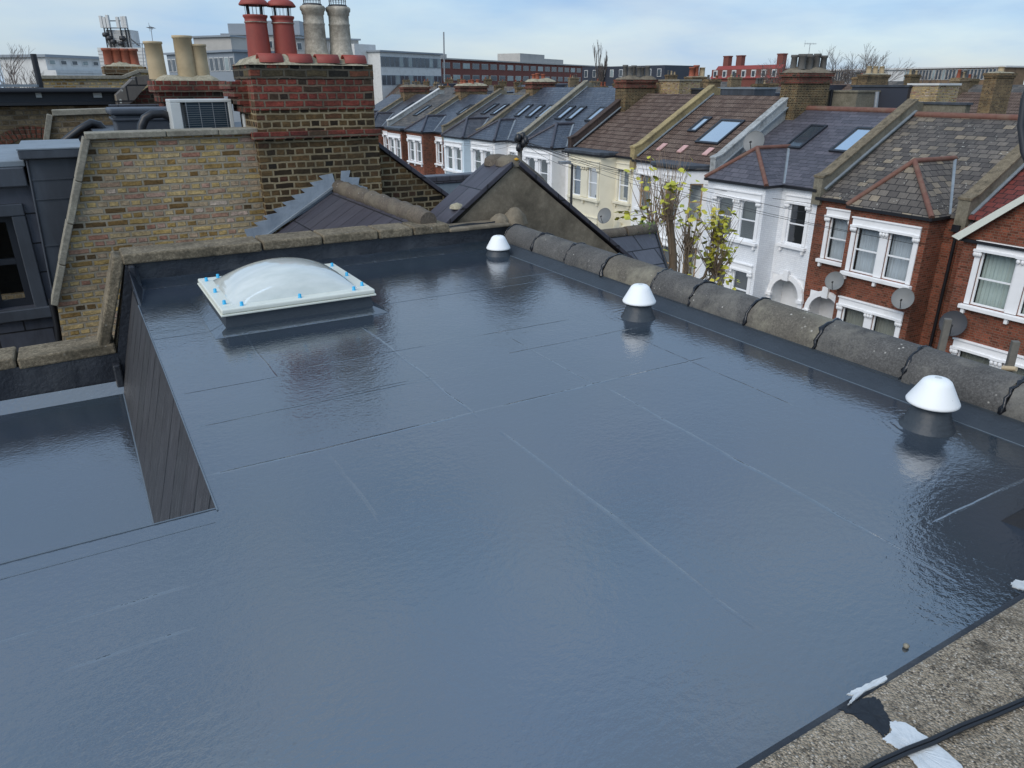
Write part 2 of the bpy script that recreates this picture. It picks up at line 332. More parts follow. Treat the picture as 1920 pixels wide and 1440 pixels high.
def coarse():
    m = NM('exposed_aggregate_concrete'); p = m.pos(); cols = None
    vo = m.n('TexVoronoi'); vo.inputs['Scale'].default_value = 210; m.l(p, vo.inputs[0]); sx = m.n('SeparateXYZ'); m.l(vo.outputs['Color'], sx.inputs[0])
    c = m.ramp(sx.outputs[0], [(0, (.05, .045, .04)), (.2, (.13, .105, .08)), (.45, (.32, .26, .18)), (.7, (.48, .39, .28)), (.88, (.58, .5, .4)), (1, (.7, .64, .55))])
    c = m.mix(m.ramp(vo.outputs['Distance'], [(.3, 0.), (.65, .6)]), c, (.17, .145, .11))
    c = m.mix(m.ramp(m.noise(p, 55, 4, .75), [(.44, 0.), (.6, .6)]), c, (.4, .335, .25))
    c = m.mix(m.ramp(m.noise(p, 9, 7, .75), [(.5, 0.), (.66, .75)]), c, (.04, .036, .03))
    c = m.mix(m.ramp(m.noise(p, 4, 5, .7), [(.5, 0.), (.7, .5)]), c, (.42, .36, .28))
    return m.done(c, .9, m.bump(m.math('SUBTRACT', m.noise(p, 60, 5, .7), vo.outputs['Distance']), 1.0, .006), spec=.25)
M['coarse'] = coarse()
M['render'] = stone('weathered_brown_render', (.22, .185, .135), (.165, .137, .1), (.08, .068, .05), 16, .004, 0, 1.8, .3)
M['renderg'] = stone('grey_cement_render', (.23, .21, .16), (.17, .155, .12), (.09, .085, .06), 16, .004, 0, 1.2, .3)
M['renderw'] = stone('stained_white_render', (.4, .42, .42), (.28, .29, .28), (.09, .09, .08), 12, .004, 0, .9, .3)
M['rendery'] = stone('ochre_coping', (.38, .3, .15), (.3, .24, .13), (.16, .13, .08), 16, .004, 0, 1.2, .35)
M['renderd'] = stone('dark_brown_render', (.085, .06, .05), (.06, .045, .04), (.03, .025, .022), 16, .004, 0, 1.2, .3)
M['black'] = plain('black_plastic', (.012, .013, .016), .4, .2, 6)
M['blackm'] = plain('charcoal_paint', (.02, .023, .03), .45, .2, 3)
M['gutter'] = plain('black_gutter', (.015, .016, .02), .35, .2, 6)
M['steel'] = plain('galvanised_steel', (.3, .31, .32), .45, .2, 8, metal=.6)
M['darksteel'] = plain('dark_steel', (.05, .05, .052), .5, .2, 8, metal=.4)
M['cap'] = plain('white_plastic', (.84, .86, .86), .6, .02, 3)
M['coat'] = plain('grey_coated_upstand', (.045, .055, .066), .42, .15, 12, bump=.003, spec=.3)
M['fillet'] = plain('dark_edge_fillet', (.03, .038, .048), .5, .25, 9, bump=.004)
M['blue'] = plain('blue_plastic', (.03, .42, .72), .35, .1, 8)
M['skyframe'] = plain('ivory_frame', (.68, .7, .62), .35, .06, 5, .25, (.35, .34, .28), 9, gpos=(.55, .8))
M['acwhite'] = plain('grey_white_enamel', (.58, .6, .58), .4, .06, 3, .2)
M['acdark'] = plain('coil_dark_blue', (.008, .03, .048), .35, .2, 20)
M['dish'] = plain('grey_dish', (.17, .178, .178), .5, .12, 4, .2)
M['dishdark'] = plain('dark_dish', (.03, .034, .042), .55, .15, 5)
M['wood'] = plain('weathered_grey_wood', (.15, .14, .12), .85, .35, 12, bump=.004)
M['tape'] = plain('silver_tape', (.66, .68, .68), .3, .12, 9, .35, (.25, .26, .25), 14, bump=.003, metal=.2)
M['curtain'] = plain('grey_net_curtain', (.52, .55, .6), .9, .12, 3)
M['curtain2'] = plain('sage_net_curtain', (.5, .56, .53), .9, .1, 3)
M['blind'] = plain('grey_blind', (.4, .42, .4), .8, .05, 3)
M['taupe'] = plain('taupe_curtain', (.3, .29, .25), .9, .1, 3)
M['room'] = plain('dark_room', (.03, .028, .026), .9, .2, 1)
M['glass'] = glass('window_glass')
M['skyglass'] = plain('roof_window_glass', (.6, .66, .7), .1, .03, 1, spec=1.0, metal=.85)
M['skyglassd'] = plain('dark_roof_window_glass', (.04, .05, .06), .08, .1, 1, spec=.8)
M['asphalt'] = plain('street_asphalt', (.05, .05, .052), .85, .2, 3)
M['ground'] = plain('ground_mixed', (.07, .07, .06), .9, .3, .1)
M['pave'] = plain('paving', (.2, .19, .18), .85, .2, 3)
M['bark'] = plain('willow_bark', (.14, .1, .065), .9, .35, 10, bump=.01)
M['twig'] = plain('pale_twig', (.27, .2, .14), .85, .3, 12)
M['bare'] = plain('bare_twig', (.15, .125, .11), .9, .2, 3)
M['farwhite'] = plain('far_white_cladding', (.62, .62, .6), .7, .06, .4, .2)
M['fargrey'] = plain('far_grey_cladding', (.42, .405, .375), .7, .1, .3, .3, (.2, .2, .19), .3)
M['farblue'] = plain('far_blue_metal', (.24, .27, .30), .45, .1, .3)
M['farred'] = plain('far_red_brick', (.18, .06, .045), .85, .2, .6, .3, (.12, .04, .03), .3)
M['farredroof'] = plain('far_red_roof', (.25, .05, .045), .8, .12, 1)
M['farbrown'] = plain('far_brown_brick', (.2, .13, .075), .9, .35, 1.5, .5, (.07, .05, .035), .5)
M['fardark'] = plain('far_dark_cladding', (.035, .04, .055), .5, .2, 1)
M['farglass'] = plain('far_window_glass', (.06, .075, .09), .12, .3, .6, spec=.8)
M['farglassl'] = plain('far_pale_window_glass', (.25, .3, .3), .2, .5, .7, spec=.8)  # paler glass tone, mixed in at random among the panes
def leafmat():
    m = NM('yellow_green_leaf'); oi = m.noise(m.pos(), 1.7, 3)
    c = m.ramp(oi, [(.3, (.3, .34, .04)), (.5, (.5, .48, .05)), (.65, (.6, .5, .06)), (.8, (.5, .36, .06))])
    m.l(c, m.b.inputs['Base Color']); m.b.inputs['Roughness'].default_value = .6; return m.m
M['leaf'] = leafmat()
def domemat():
    m = NM('milky_acrylic'); m.b.inputs['Base Color'].default_value = (.50, .57, .57, 1); m.b.inputs['Roughness'].default_value = .1
    m.b.inputs['Coat Weight'].default_value = .7; m.b.inputs['Coat Roughness'].default_value = .04
    st = m.ramp(m.noise(m.pos(), 5, 5, .6, (1, 3, 1)), [(.35, (.58, .62, .58)), (.7, (.70, .73, .69))]); m.l(st, m.b.inputs['Base Color'])
    tr = m.n('BsdfTransparent'); tr.inputs[0].default_value = (.8, .86, .85, 1); s = m.n('MixShader'); s.inputs[0].default_value = .92
    m.l(tr.outputs[0], s.inputs[1]); m.l(m.b.outputs[0], s.inputs[2]); m.l(s.outputs[0], m.t.nodes['Material Output'].inputs[0]); return m.m
M['dome'] = domemat()
def coatmat():
    """wet liquid-applied roof coating: glossy blue-grey film over board joints"""
    m = NM('wet_roof_coating'); p = m.pos(); sx = m.n('SeparateXYZ'); m.l(p, sx.inputs[0]); X, Y = sx.outputs[0], sx.outputs[1]
    wob = m.math('MULTIPLY', m.math('SUBTRACT', m.noise(p, 2.2, 3), .5), .034)
    brk = m.noise(p, 4.5, 4, .7)
    total = None; dark = None
    def band(c, lo, hi, f=.05):       # soft window lo..hi
        a = m.n('MapRange', interpolation_type='SMOOTHSTEP'); a.inputs[1].default_value = lo-f; a.inputs[2].default_value = lo+f; m.l(c, a.inputs[0])
        b = m.n('MapRange', interpolation_type='SMOOTHSTEP'); b.inputs[1].default_value = hi-f; b.inputs[2].default_value = hi+f; b.inputs[3].default_value = 1; b.inputs[4].default_value = 0; m.l(c, b.inputs[0])
        return m.math('MULTIPLY', a.outputs[0], b.outputs[0])
    def ridge(c, c0, wdt):
        d = m.math('ABSOLUTE', m.math('SUBTRACT', m.math('ADD', c, wob), c0))
        a = m.n('MapRange', interpolation_type='SMOOTHSTEP'); a.inputs[1].default_value = 0; a.inputs[2].default_value = wdt; a.inputs[3].default_value = 1; a.inputs[4].default_value = 0; m.l(d, a.inputs[0]); return a.outputs[0]
    # (axis, position, from, to, width, height, pale: sky glint on the seam painted as colour, negative a dark line)
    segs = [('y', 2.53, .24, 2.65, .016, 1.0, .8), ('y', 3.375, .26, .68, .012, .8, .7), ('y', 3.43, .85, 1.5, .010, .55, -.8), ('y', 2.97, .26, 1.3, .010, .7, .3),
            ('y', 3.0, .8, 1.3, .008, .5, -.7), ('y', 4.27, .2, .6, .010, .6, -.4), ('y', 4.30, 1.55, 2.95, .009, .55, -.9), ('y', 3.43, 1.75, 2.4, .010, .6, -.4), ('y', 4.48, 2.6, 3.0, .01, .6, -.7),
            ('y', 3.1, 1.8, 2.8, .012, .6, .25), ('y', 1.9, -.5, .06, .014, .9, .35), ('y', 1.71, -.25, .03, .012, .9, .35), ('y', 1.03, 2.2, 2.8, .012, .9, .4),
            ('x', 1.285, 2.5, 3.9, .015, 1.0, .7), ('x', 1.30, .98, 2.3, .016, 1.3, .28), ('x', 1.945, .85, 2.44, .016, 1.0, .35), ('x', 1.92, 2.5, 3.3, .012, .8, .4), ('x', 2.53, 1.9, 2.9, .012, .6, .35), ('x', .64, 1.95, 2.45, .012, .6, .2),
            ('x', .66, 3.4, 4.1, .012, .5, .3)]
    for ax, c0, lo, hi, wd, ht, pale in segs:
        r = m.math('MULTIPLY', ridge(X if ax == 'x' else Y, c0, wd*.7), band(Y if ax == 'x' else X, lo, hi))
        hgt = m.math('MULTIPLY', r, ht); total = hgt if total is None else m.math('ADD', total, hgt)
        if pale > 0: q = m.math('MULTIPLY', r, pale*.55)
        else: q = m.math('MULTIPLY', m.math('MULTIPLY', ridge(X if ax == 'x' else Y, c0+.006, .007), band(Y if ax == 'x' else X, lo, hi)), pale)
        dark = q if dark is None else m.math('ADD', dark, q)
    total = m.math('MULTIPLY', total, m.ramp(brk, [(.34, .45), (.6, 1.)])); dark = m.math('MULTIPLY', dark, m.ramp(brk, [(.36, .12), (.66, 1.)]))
    big = m.noise(p, 1.1, 4, .6)
    col = m.ramp(big, [(.3, (.030, .044, .056)), (.7, (.036, .046, .066))])
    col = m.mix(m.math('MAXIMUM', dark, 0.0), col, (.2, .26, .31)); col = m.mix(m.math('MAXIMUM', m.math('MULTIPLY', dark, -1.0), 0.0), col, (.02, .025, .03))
    vo = m.n('TexVoronoi'); vo.inputs['Scale'].default_value = 5.5; m.l(p, vo.inputs[0])
    col = m.mix(m.ramp(vo.outputs['Distance'], [(.014, 1.), (.03, 0.)]), col, (.02, .02, .02))
    n1 = m.bump(m.noise(p, 36, 3, .6, (1, 1.3, 1)), .5, .0026)
    n1 = m.bump(m.noise(p, 95, 2, .5), .4, .0006, n1)
    n1 = m.bump(m.noise(p, 5, 3, .5), .5, .0045, n1)
    n2 = m.bump(total, .75, .0026, n1)
    # ripples of thicker resin dressed around each vent pipe
    for cx, cy in ((2.84, 1.47), (2.79, 3.30), (2.92, 5.22)):
        d = m.n('VectorMath', operation='DISTANCE'); m.l(p, d.inputs[0]); d.inputs[1].default_value = (cx, cy, -1.3)
        dd = m.math('ADD', d.outputs['Value'], m.math('MULTIPLY', m.noise(p, 7, 3), .09))
        rp = m.math('MULTIPLY', m.math('SINE', m.math('MULTIPLY', dd, 150)), m.ramp(d.outputs['Value'], [(.09, 1.), (.24, 0.)]))
        rp = m.math('MULTIPLY', rp, m.ramp(m.noise(p, 6, 3), [(.42, 0.), (.58, 1.)])); n2 = m.bump(rp, .4, .002, n2)
    rg = m.ramp(m.noise(p, 1.7, 6, .62), [(.4, .04), (.5, .08), (.64, .16)])
    m.done(col, rg, n2); m.b.inputs['IOR'].default_value = 2.9; m.b.inputs['Coat Weight'].default_value = .0; m.b.inputs['Coat Roughness'].default_value = .05
    m.l(n2, m.b.inputs['Coat Normal'])
    return m.m
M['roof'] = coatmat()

# ------------------------------------------------------------ ground and street
MB().poly((-1500, -300, GZ), (2500, -300, GZ), (2500, 2500, GZ), (-1500, 2500, GZ)).build('ground', M['ground'])['kind'] = 'structure'
MB().poly((9.5, -60, GZ+.004), (18.5, -60, GZ+.004), (18.5, 220, GZ+.004), (9.5, 220, GZ+.004)).build('road', M['asphalt'])['kind'] = 'structure'
b = MB(); b.box(18.5, -60, GZ, 20.3, 220, GZ+.12); b.box(7.7, -60, GZ, 9.5, 220, GZ+.12); b.build('pavement', M['pave'])['kind'] = 'structure'

# ================================================================= our own roof
ZR, ZL = -1.3, -2.0
our = thing('flat_roof_loft', (1.5, 3, GZ), 'large flat roof with glossy wet blue grey coating, filling the foreground', 'roof')
def sheet(x0, y0, x1, y1, z): return MB().poly((x0, y0, z), (x1, y0, z), (x1, y1, z), (x0, y1, z))
b = MB()
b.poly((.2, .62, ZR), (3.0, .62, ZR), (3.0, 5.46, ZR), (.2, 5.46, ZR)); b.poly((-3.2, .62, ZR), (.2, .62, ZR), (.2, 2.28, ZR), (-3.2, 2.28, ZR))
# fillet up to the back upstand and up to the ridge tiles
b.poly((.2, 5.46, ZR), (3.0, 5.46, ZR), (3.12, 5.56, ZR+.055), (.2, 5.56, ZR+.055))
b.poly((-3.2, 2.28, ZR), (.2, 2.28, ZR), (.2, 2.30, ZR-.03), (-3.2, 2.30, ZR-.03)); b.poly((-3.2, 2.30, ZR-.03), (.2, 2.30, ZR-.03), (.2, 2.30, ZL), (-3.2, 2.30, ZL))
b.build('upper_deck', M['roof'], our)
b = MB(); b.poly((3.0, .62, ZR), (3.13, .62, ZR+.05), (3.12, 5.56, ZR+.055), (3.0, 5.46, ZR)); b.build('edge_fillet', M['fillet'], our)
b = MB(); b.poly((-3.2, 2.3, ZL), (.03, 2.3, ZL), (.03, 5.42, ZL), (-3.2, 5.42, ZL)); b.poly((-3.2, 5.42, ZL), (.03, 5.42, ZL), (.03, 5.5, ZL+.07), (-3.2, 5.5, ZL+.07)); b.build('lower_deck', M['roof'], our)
b = MB()
b.add([(.198, 2.29, ZR-.006), (.012, 2.29, ZL), (.012, 5.52, ZL), (.198, 5.52, ZR-.006)], [[0, 3, 2, 1]]); b.build('slate_cheek', M['cheek'], our)
TR = plain('coated_trim_edge', (.11, .14, .17), .35, .2, 9)
for pa, pb, rr in (((.199, 2.27, ZR+.001), (.199, 5.06, ZR+.001), .006), ((.012, 2.3, ZL+.002), (.012, 5.4, ZL+.002), .011), ((-3.2, 2.285, ZR+.001), (.2, 2.285, ZR+.001), .005), ((-3.2, 2.20, ZR), (.18, 2.20, ZR), .003), ((2.99, .63, ZR+.001), (2.985, 5.45, ZR+.001), .0035)):
    MB().tube([pa, Vector(pa).lerp(Vector(pb), .5)+Vector((.002, .002, 0)), pb], rr*.6, 6).build('edge_trim', TR, our)
b = MB(); b.box(-3.2, .64, GZ, 3.1, 5.5, ZL-.05); b.build('house_body', M['browned'], our)

# back parapet (party wall, stepped down along the mansard) with coping
pw = thing('party_wall', (1, 5.7, GZ), 'low parapet with mossy concrete coping behind the glossy flat roof, stepping down at left', 'wall')
prof = [(-3.2, GZ), (-3.2, -1.75), (.02, -1.72), (.2, -1.12), (3.25, -1.12), (3.25, GZ)]
b = MB(); b.ext([(x, 5.60, z) for x, z in prof], (0, .16, 0)); b.build('wall', M['oldbrick'], pw)
def cop(p0, p1, y0, y1, th, n, gap=.006, jit=.004):
    b = MB(); p0 = Vector((p0[0], 0, p0[1])); p1 = Vector((p1[0], 0, p1[1])); d = p1-p0; L_ = d.length; d.normalize(); nr = Vector((-d.z, 0, d.x))
    if nr.z < 0: nr = -nr
    for i in range(n):
        a = p0+d*(L_*i/n+gap); c = p0+d*(L_*(i+1)/n-gap); j = random.uniform(-jit, jit); j2 = random.uniform(-jit, jit)*2
        q = [a+nr*j, c+nr*j, c+nr*(th+j), a+nr*(th+j)]
        b.ext([(v.x, y0+j2, v.z) for v in q], (0, y1-y0, 0))
    return b
cop((.17, -1.125), (1.1, -1.13), 5.52, 5.80, .07, 1).build('coping', M['coping'], pw, bevel=.012)
for a, c in ((1.1, 1.55), (1.55, 2.0), (2.0, 2.3), (2.3, 2.63)): cop((a, -1.128), (c, -1.13), 5.52, 5.80, .068, 1).build('coping', M['coping'], pw, bevel=.012)
cop((-.02, -1.70), (.19, -1.085), 5.53, 5.78, .07, 1, 0).build('coping', M['coping'], pw, bevel=.012)
for a, c in ((-3.2, -2.1), (-2.1, -1.3), (-1.3, -.56), (-.56, .03)): cop((a, -1.745), (c, -1.735), 5.52, 5.80, .075, 1).build('coping', M['coping'], pw, bevel=.012)
# flashing
b = MB()
def wavyflash(x0, x1, z0, z1, y):
    n = int((x1-x0)/.04)+1; v = []; f = []
    for i in range(n+1):
        x = x0+(x1-x0)*i/n; o = .006*math.sin(x*9)+.004*math.sin(x*31+2)
        for k in range(5):
            t = k/4; v.append((x, y-.02*(1-t)+o*math.sin(t*3.14), z0+(z1-z0)*t+.004*math.sin(x*17+k)))
    for i in range(n):
        for k in range(4): a = i*5+k; f.append([a, a+5, a+6, a+1])
    b.add(v, f, True)
wavyflash(.2, 3.2, ZR+.05, -1.09, 5.575); wavyflash(-3.2, .03, ZL+.06, -1.73, 5.53)
b.ext([(.19, 5.53, -1.12), (.03, 5.53, -1.73), (-.03, 5.53, -2.0), (.22, 5.53, -2.0), (.24, 5.53, -1.24)], (0, .05, 0))
b.build('flashing', M['flash'], pw)
b = MB(); b.box(.2, 5.47, ZR, .24, 5.54, -1.13); b.add([(.2, 5.05, ZR), (.2, 5.5, -1.15), (.26, 5.56, -1.15), (.26, 5.46, ZR+.01), (.215, 5.05, ZR)], [[0, 1, 2, 3, 4]]); b.box(-.02, 5.46, ZL, .03, 5.54, ZL+.2); b.build('corner_flashing', M['flash'], pw, bevel=.01)
b = MB(); b.box(2.62, 5.5, -1.135, 3.2, 5.74, -1.105)
b.lathe((3.16, 5.62, -1.13), [(.1, 0), (.085, .05), (.04, .085), (.0, .095)], 9); b.lathe((3.3, 5.6, -1.13), [(.12, 0), (.1, .07), (.04, .13), (.0, .14)], 9); b.build('mortar_bedding', M['render'], pw, bevel=.01)

# big half-round ridge tiles down the right edge
js = [.42, .87, 1.33, 1.77, 2.25, 2.72, 3.17, 3.53, 4.05, 4.52, 5.0, 5.46]
base = MB(); base.box(3.1, .4, -1.5, 3.36, 5.6, -1.25); base.build('ridge_bedding', M['coat']); 
o = bpy.data.objects['ridge_bedding']; tag(o, 'dark coated mortar bed under the row of big grey ridge tiles', 'bedding')
ordn = ['nearest of the row along the roof edge', 'second nearest of the row', 'third from the near end', 'fourth from the near end', 'fifth from the near end', 'sixth from the near end', 'seventh from the near end', 'fourth from the far end', 'third from the far end', 'second from the far end', 'farthest of the row, at the flashed corner by the gable']
for i, (a, c) in enumerate(zip(js, js[1:])):
    b = MB(); n = 16; mseg = 8; v = []; f = []; r0 = .128+random.uniform(-.004, .004); dx = random.uniform(-.007, .007); dz = random.uniform(-.006, .006)
    for s_ in range(mseg+1):
        t = s_/mseg; y = a+.008+(c-a-.016)*t; rr = r0*(1+.03*t)
        for k in range(n+1):
            an = math.pi*k/n*1.06-.03*math.pi; chip = .004*math.sin(an*7+i)*(t == 0 or t == 1)
            v.append((3.235+dx-rr*math.cos(an), y+chip, -1.252+dz+rr*1.03*math.sin(an)))
    for s_ in range(mseg):
        for k in range(n): q = s_*(n+1)+k; f.append([q, q+n+1, q+n+2, q+1])
    b.add(v, f, True)
    for s_ in (0, mseg): b.add([v[s_*(n+1)+k] for k in range(n+1)], [list(range(n+1)) if s_ else list(range(n+1))[::-1]])
    t_ = b.build('ridge_tile', M['ridgeB'] if i in (4, 7) else M['ridge'])
    lbl = 'grey half round ridge tile, '+ordn[i]
    if i == 4: lbl = 'pale lichen-streaked half round ridge tile with dark joints, fifth from the near end'
    if i == 7: lbl = 'pale half round ridge tile, fourth from the far end'
    tag(t_, lbl, 'ridge tile', 'big ridge tiles along the right edge of the flat roof')
    # black mastic squeezed out of the joint: belongs to this tile
    mb = MB(); pts = []; rs = []
    for k in range(19):
        an = math.pi*k/18; wob = random.uniform(-.009, .009)
        pts.append((3.235-(r0+.004)*math.cos(an), c+wob, -1.252+(r0+.006)*math.sin(an))); rs.append(random.uniform(.004, .010)*(2.0 if random.random() < .25 else 1))
    mb.tube(pts, rs, 6); mb.build('mastic_joint', M['mastic'], t_)

# roof vents
def vent(cx, cy, s, label, h0=.085):
    t = thing('roof_vent', (cx, cy, ZR), label, 'vent', 'white capped vents in the flat roof')
    b = MB(); b.lathe((cx, cy, ZR), [(.128*s, -.005), (.118*s, .012), (.108*s, .02), (.105*s, .035), (.098*s, .038), (.097*s, .055), (.091*s, .058), (.089*s, .075), (.084*s, .078), (.08*s, .1), (.06*s, .104), (.058*s, h0+.03)] if h0 > .08 else [(.128*s, -.005), (.118*s, .012), (.105*s, .035), (.085*s, .06), (.05*s, h0+.03)], 40)
    b.build('vent_base', M['coat'], t)
    b = MB(); z = ZR+h0
    b.lathe((cx, cy, z), [(.108*s, .004), (.112*s, 0), (.117*s, .003), (.119*s, .009), (.115*s, .016), (.09*s, .055), (.072*s, .084), (.064*s, .096), (.05*s, .105), (.03*s, .110), (.0, .111)], 48)
    b.lathe((cx, cy, z), [(.105*s, .006), (.06*s, .085)], 48, cap=False)
    b.build('vent_cap', M['cap'], t); 
    b = MB(); b.lathe((cx, cy, z+.1105), [(.014, 0), (.013, .0015)], 16); b.build('cap_button', M['acwhite'], t)
    return t
v3 = vent(2.84, 1.47, .84, 'white cone capped roof vent nearest the camera, with a small drip mark on its cap', .105)
b = MB(); b.tube([(2.84-.012, 1.47-.080, ZR+.105+.043), (2.84-.014, 1.47-.084, ZR+.105+.034), (2.84-.006, 1.47-.088, ZR+.105+.026)], .0013, 5); b.build('drip_mark', M['mastic'], v3)
vent(2.79, 3.26, .84, 'white cone capped roof vent halfway along the row of ridge tiles', .095)
vent(2.92, 5.22, .84, 'smallest looking white cone capped roof vent, far corner below the gable', .05)
# ropes of thick resin by the near vent
b = MB(); b.tube([(2.86, 1.30, ZR+.001), (3.0, 1.22, ZR+.001), (3.06, 1.1, ZR+.001)], .002, 5)

# dome skylight
sk = thing('dome_skylight', (1.0, 4.6, ZR), 'domed milky plastic skylight with ivory frame and blue bolt caps on the flat roof', 'skylight')
x0, x1, y0, y1, zf = .59, 1.44, 4.2, 4.98, -1.185
def ringwall(o0, z0, o1, z1, name, mat):
    A_ = [(x0-o0, y0-o0, z0), (x1+o0, y0-o0, z0), (x1+o0, y1+o0, z0), (x0-o0, y1+o0, z0)]; B_ = [(x0-o1, y0-o1, z1), (x1+o1, y0-o1, z1), (x1+o1, y1+o1, z1), (x0-o1, y1+o1, z1)]
    b = MB()
    for i in range(4): b.poly(A_[i], A_[(i+1) % 4], B_[(i+1) % 4], B_[i])
    return b.build(name, mat, sk)
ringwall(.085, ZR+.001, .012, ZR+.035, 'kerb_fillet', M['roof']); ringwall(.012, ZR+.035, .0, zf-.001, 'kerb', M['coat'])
b = MB(); b.box(x0+.02, y0+.02, ZR+.004, x1-.02, y1-.02, ZR+.02); b.build('light_shaft', M['acwhite'], sk)
b = MB(); t = .085; xa, xb, ya, yb = x0-.025, x1+.025, y0-.025, y1+.025
b.box(xa, ya, zf, xb, ya+t, zf+.028); b.box(xa, yb-t, zf, xb, yb, zf+.028); b.box(xa, ya+t, zf, xa+t, yb-t, zf+.028); b.box(xb-t, ya+t, zf, xb, yb-t, zf+.028); fr = b.build('frame', M['skyframe'], sk, bevel=.008)
b = MB(); b.box(xa-.005, ya-.005, zf-.012, xb+.005, yb+.005, zf-.001); b.build('frame_lip', M['skyframe'], sk, bevel=.003)
b = MB(); n = 28; v = []; f = []
for i in range(n+1):
    for k in range(n+1):
        s_, t_ = i/n*2-1, k/n*2-1; hh = ((1-abs(s_)**2.0)*(1-abs(t_)**2.6))**.72
        v.append(((xa+xb)/2+s_*(xb-xa-.15)/2, (ya+yb)/2+t_*(yb-ya-.15)/2, zf+.026+.15*hh))
for i in range(n):
    for k in range(n): q = i*(n+1)+k; f.append([q, q+n+1, q+n+2, q+1])
b.add(v, f, True); b.build('dome', M['dome'], sk)
bx = [(xa+.04, ya+.12), (xa+.04, (ya+yb)/2), (xa+.04, yb-.1), (xa+.12, ya+.04), ((xa+xb)/2, ya+.04), (xb-.12, ya+.04), (xb-.04, ya+.12), (xb-.04, (ya+yb)/2), (xb-.04, yb-.1), (xa+.12, yb-.04), (xb-.16, yb-.04)]
for px, py in bx:
    b = MB(); b.lathe((px, py, zf+.026), [(.011, 0), (.0115, .006), (.0095, .008), (.0098, .022), (.007, .025)], 12); b.build('bolt_cap', M['blue'], sk)

# near concrete coping, tape, cable, pebble
zc = -1.215
cp = MB(); cp.box(-1.2, .12, zc-.09, 3.2, .646, zc); tag(cp.build('concrete_coping', M['coarse'], bevel=.008), 'coarse pebbly concrete coping in the bottom right corner, nearest the camera', 'coping')
b = MB(); b.box(-1.2, .645, ZR-.2, 3.2, .662, zc-.012); b.box(-1.2, .14, GZ, 3.2, .63, zc-.1); tag(b.build('near_parapet', M['flash']), 'dark flashed parapet wall under the coarse concrete coping', 'wall')
def ragged(pix, z, n=7, j=2.2, curl=.0, seed=1):
    rn = random.Random(seed); pts = []
    for a, c in zip(pix, pix[1:]+pix[:1]):
        for k in range(n): t = k/n; pts.append((a[0]+(c[0]-a[0])*t+rn.uniform(-j, j), a[1]+(c[1]-a[1])*t+rn.uniform(-j, j)))
    P = [W(x, y, Z=z) for x, y in pts]; cx = sum(P, Vector())/len(P); v = []; N_ = len(P)
    for f_ in (1, .66, .33):
        for p in P: q = cx+(p-cx)*f_; v.append(q+Vector((0, 0, .0006+rn.uniform(0, .0007)*(f_ < 1)+curl*rn.uniform(.2, 1)*(f_ == 1))))
    v.append(cx+Vector((0, 0, .001))); f = []
    for l in range(2):
        for k in range(N_): f.append([l*N_+k, l*N_+(k+1) % N_, (l+1)*N_+(k+1) % N_, (l+1)*N_+k])
    for k in range(N_): f.append([2*N_+k, 2*N_+(k+1) % N_, 3*N_])
    low = [p-Vector((0, 0, .001)) for p in P]; v += low; b0 = 3*N_+1
    for k in range(N_): f.append([(k+1) % N_, k, b0+k, b0+(k+1) % N_])
    return MB().add(v, f)
def strip(pix, z, th, name, mat, label, cat, curl=0, j=2.2): return tag(ragged(pix, z, curl=curl, j=j, seed=len(label)).build(name, mat), label, cat)
strip([(1574, 1330), (1600, 1318), (1612, 1312), (1640, 1306), (1652, 1316), (1665, 1345), (1672, 1352), (1668, 1368), (1658, 1382), (1640, 1366), (1618, 1352)], zc+.001, .0015, 'bitumen_patch', M['mastic'], 'black bitumen patch on the coarse concrete coping', 'patch')
strip([(1655, 1385), (1672, 1372), (1668, 1352), (1690, 1352), (1745, 1385), (1800, 1432), (1830, 1475), (1745, 1475), (1715, 1430), (1690, 1408), (1664, 1392)], zc+.0035, .0015, 'tape_strip', M['tape'], 'long ragged silver tape strip under the black cable on the coping', 'tape')
strip([(1587, 1303), (1606, 1292), (1660, 1268), (1664, 1275), (1618, 1300), (1604, 1312), (1590, 1322), (1600, 1306)], zc+.004, .001, 'tape_flap', M['tape'], 'small loose flap of silver tape curling off the coping edge', 'tape', .004, 1.2)
strip([(1895, 1094), (1905, 1087), (1945, 1094), (1945, 1112), (1917, 1107), (1900, 1103)], -1.262, .004, 'tape_scrap', M['tape'], 'short crumpled silver tape scrap at the right edge where roof meets coping', 'tape', .002, 1.5)
b = MB(); pts = [W(1590, 1462, Z=zc+.03), W(1640, 1432, Z=zc+.022), W(1700, 1405, Z=zc+.012), W(1745, 1388, Z=zc+.012), W(1800, 1362, Z=zc+.012), W(1860, 1338, Z=zc+.012), W(1930, 1308, Z=zc+.012), W(2100, 1240, Z=zc+.012)]
b.tube([p+Vector((0, .0015, 0)) for p in pts], .0042, 8); b.tube([p+Vector((.001, -.006, -.002)) for p in pts], .0042, 8); tag(b.build('cable', M['black']), 'black twin cable lying across the coarse concrete coping', 'cable')
b = MB(); c = W(1699, 1212, Z=ZR+.004); b.lathe(c, [(.0, -.005), (.006, -.003), (.008, .002), (.006, .006), (.0, .008)], 7, cap=False); tag(b.build('pebble', M['coping2']), 'tiny loose pebble on the wet roof near the coping', 'pebble')
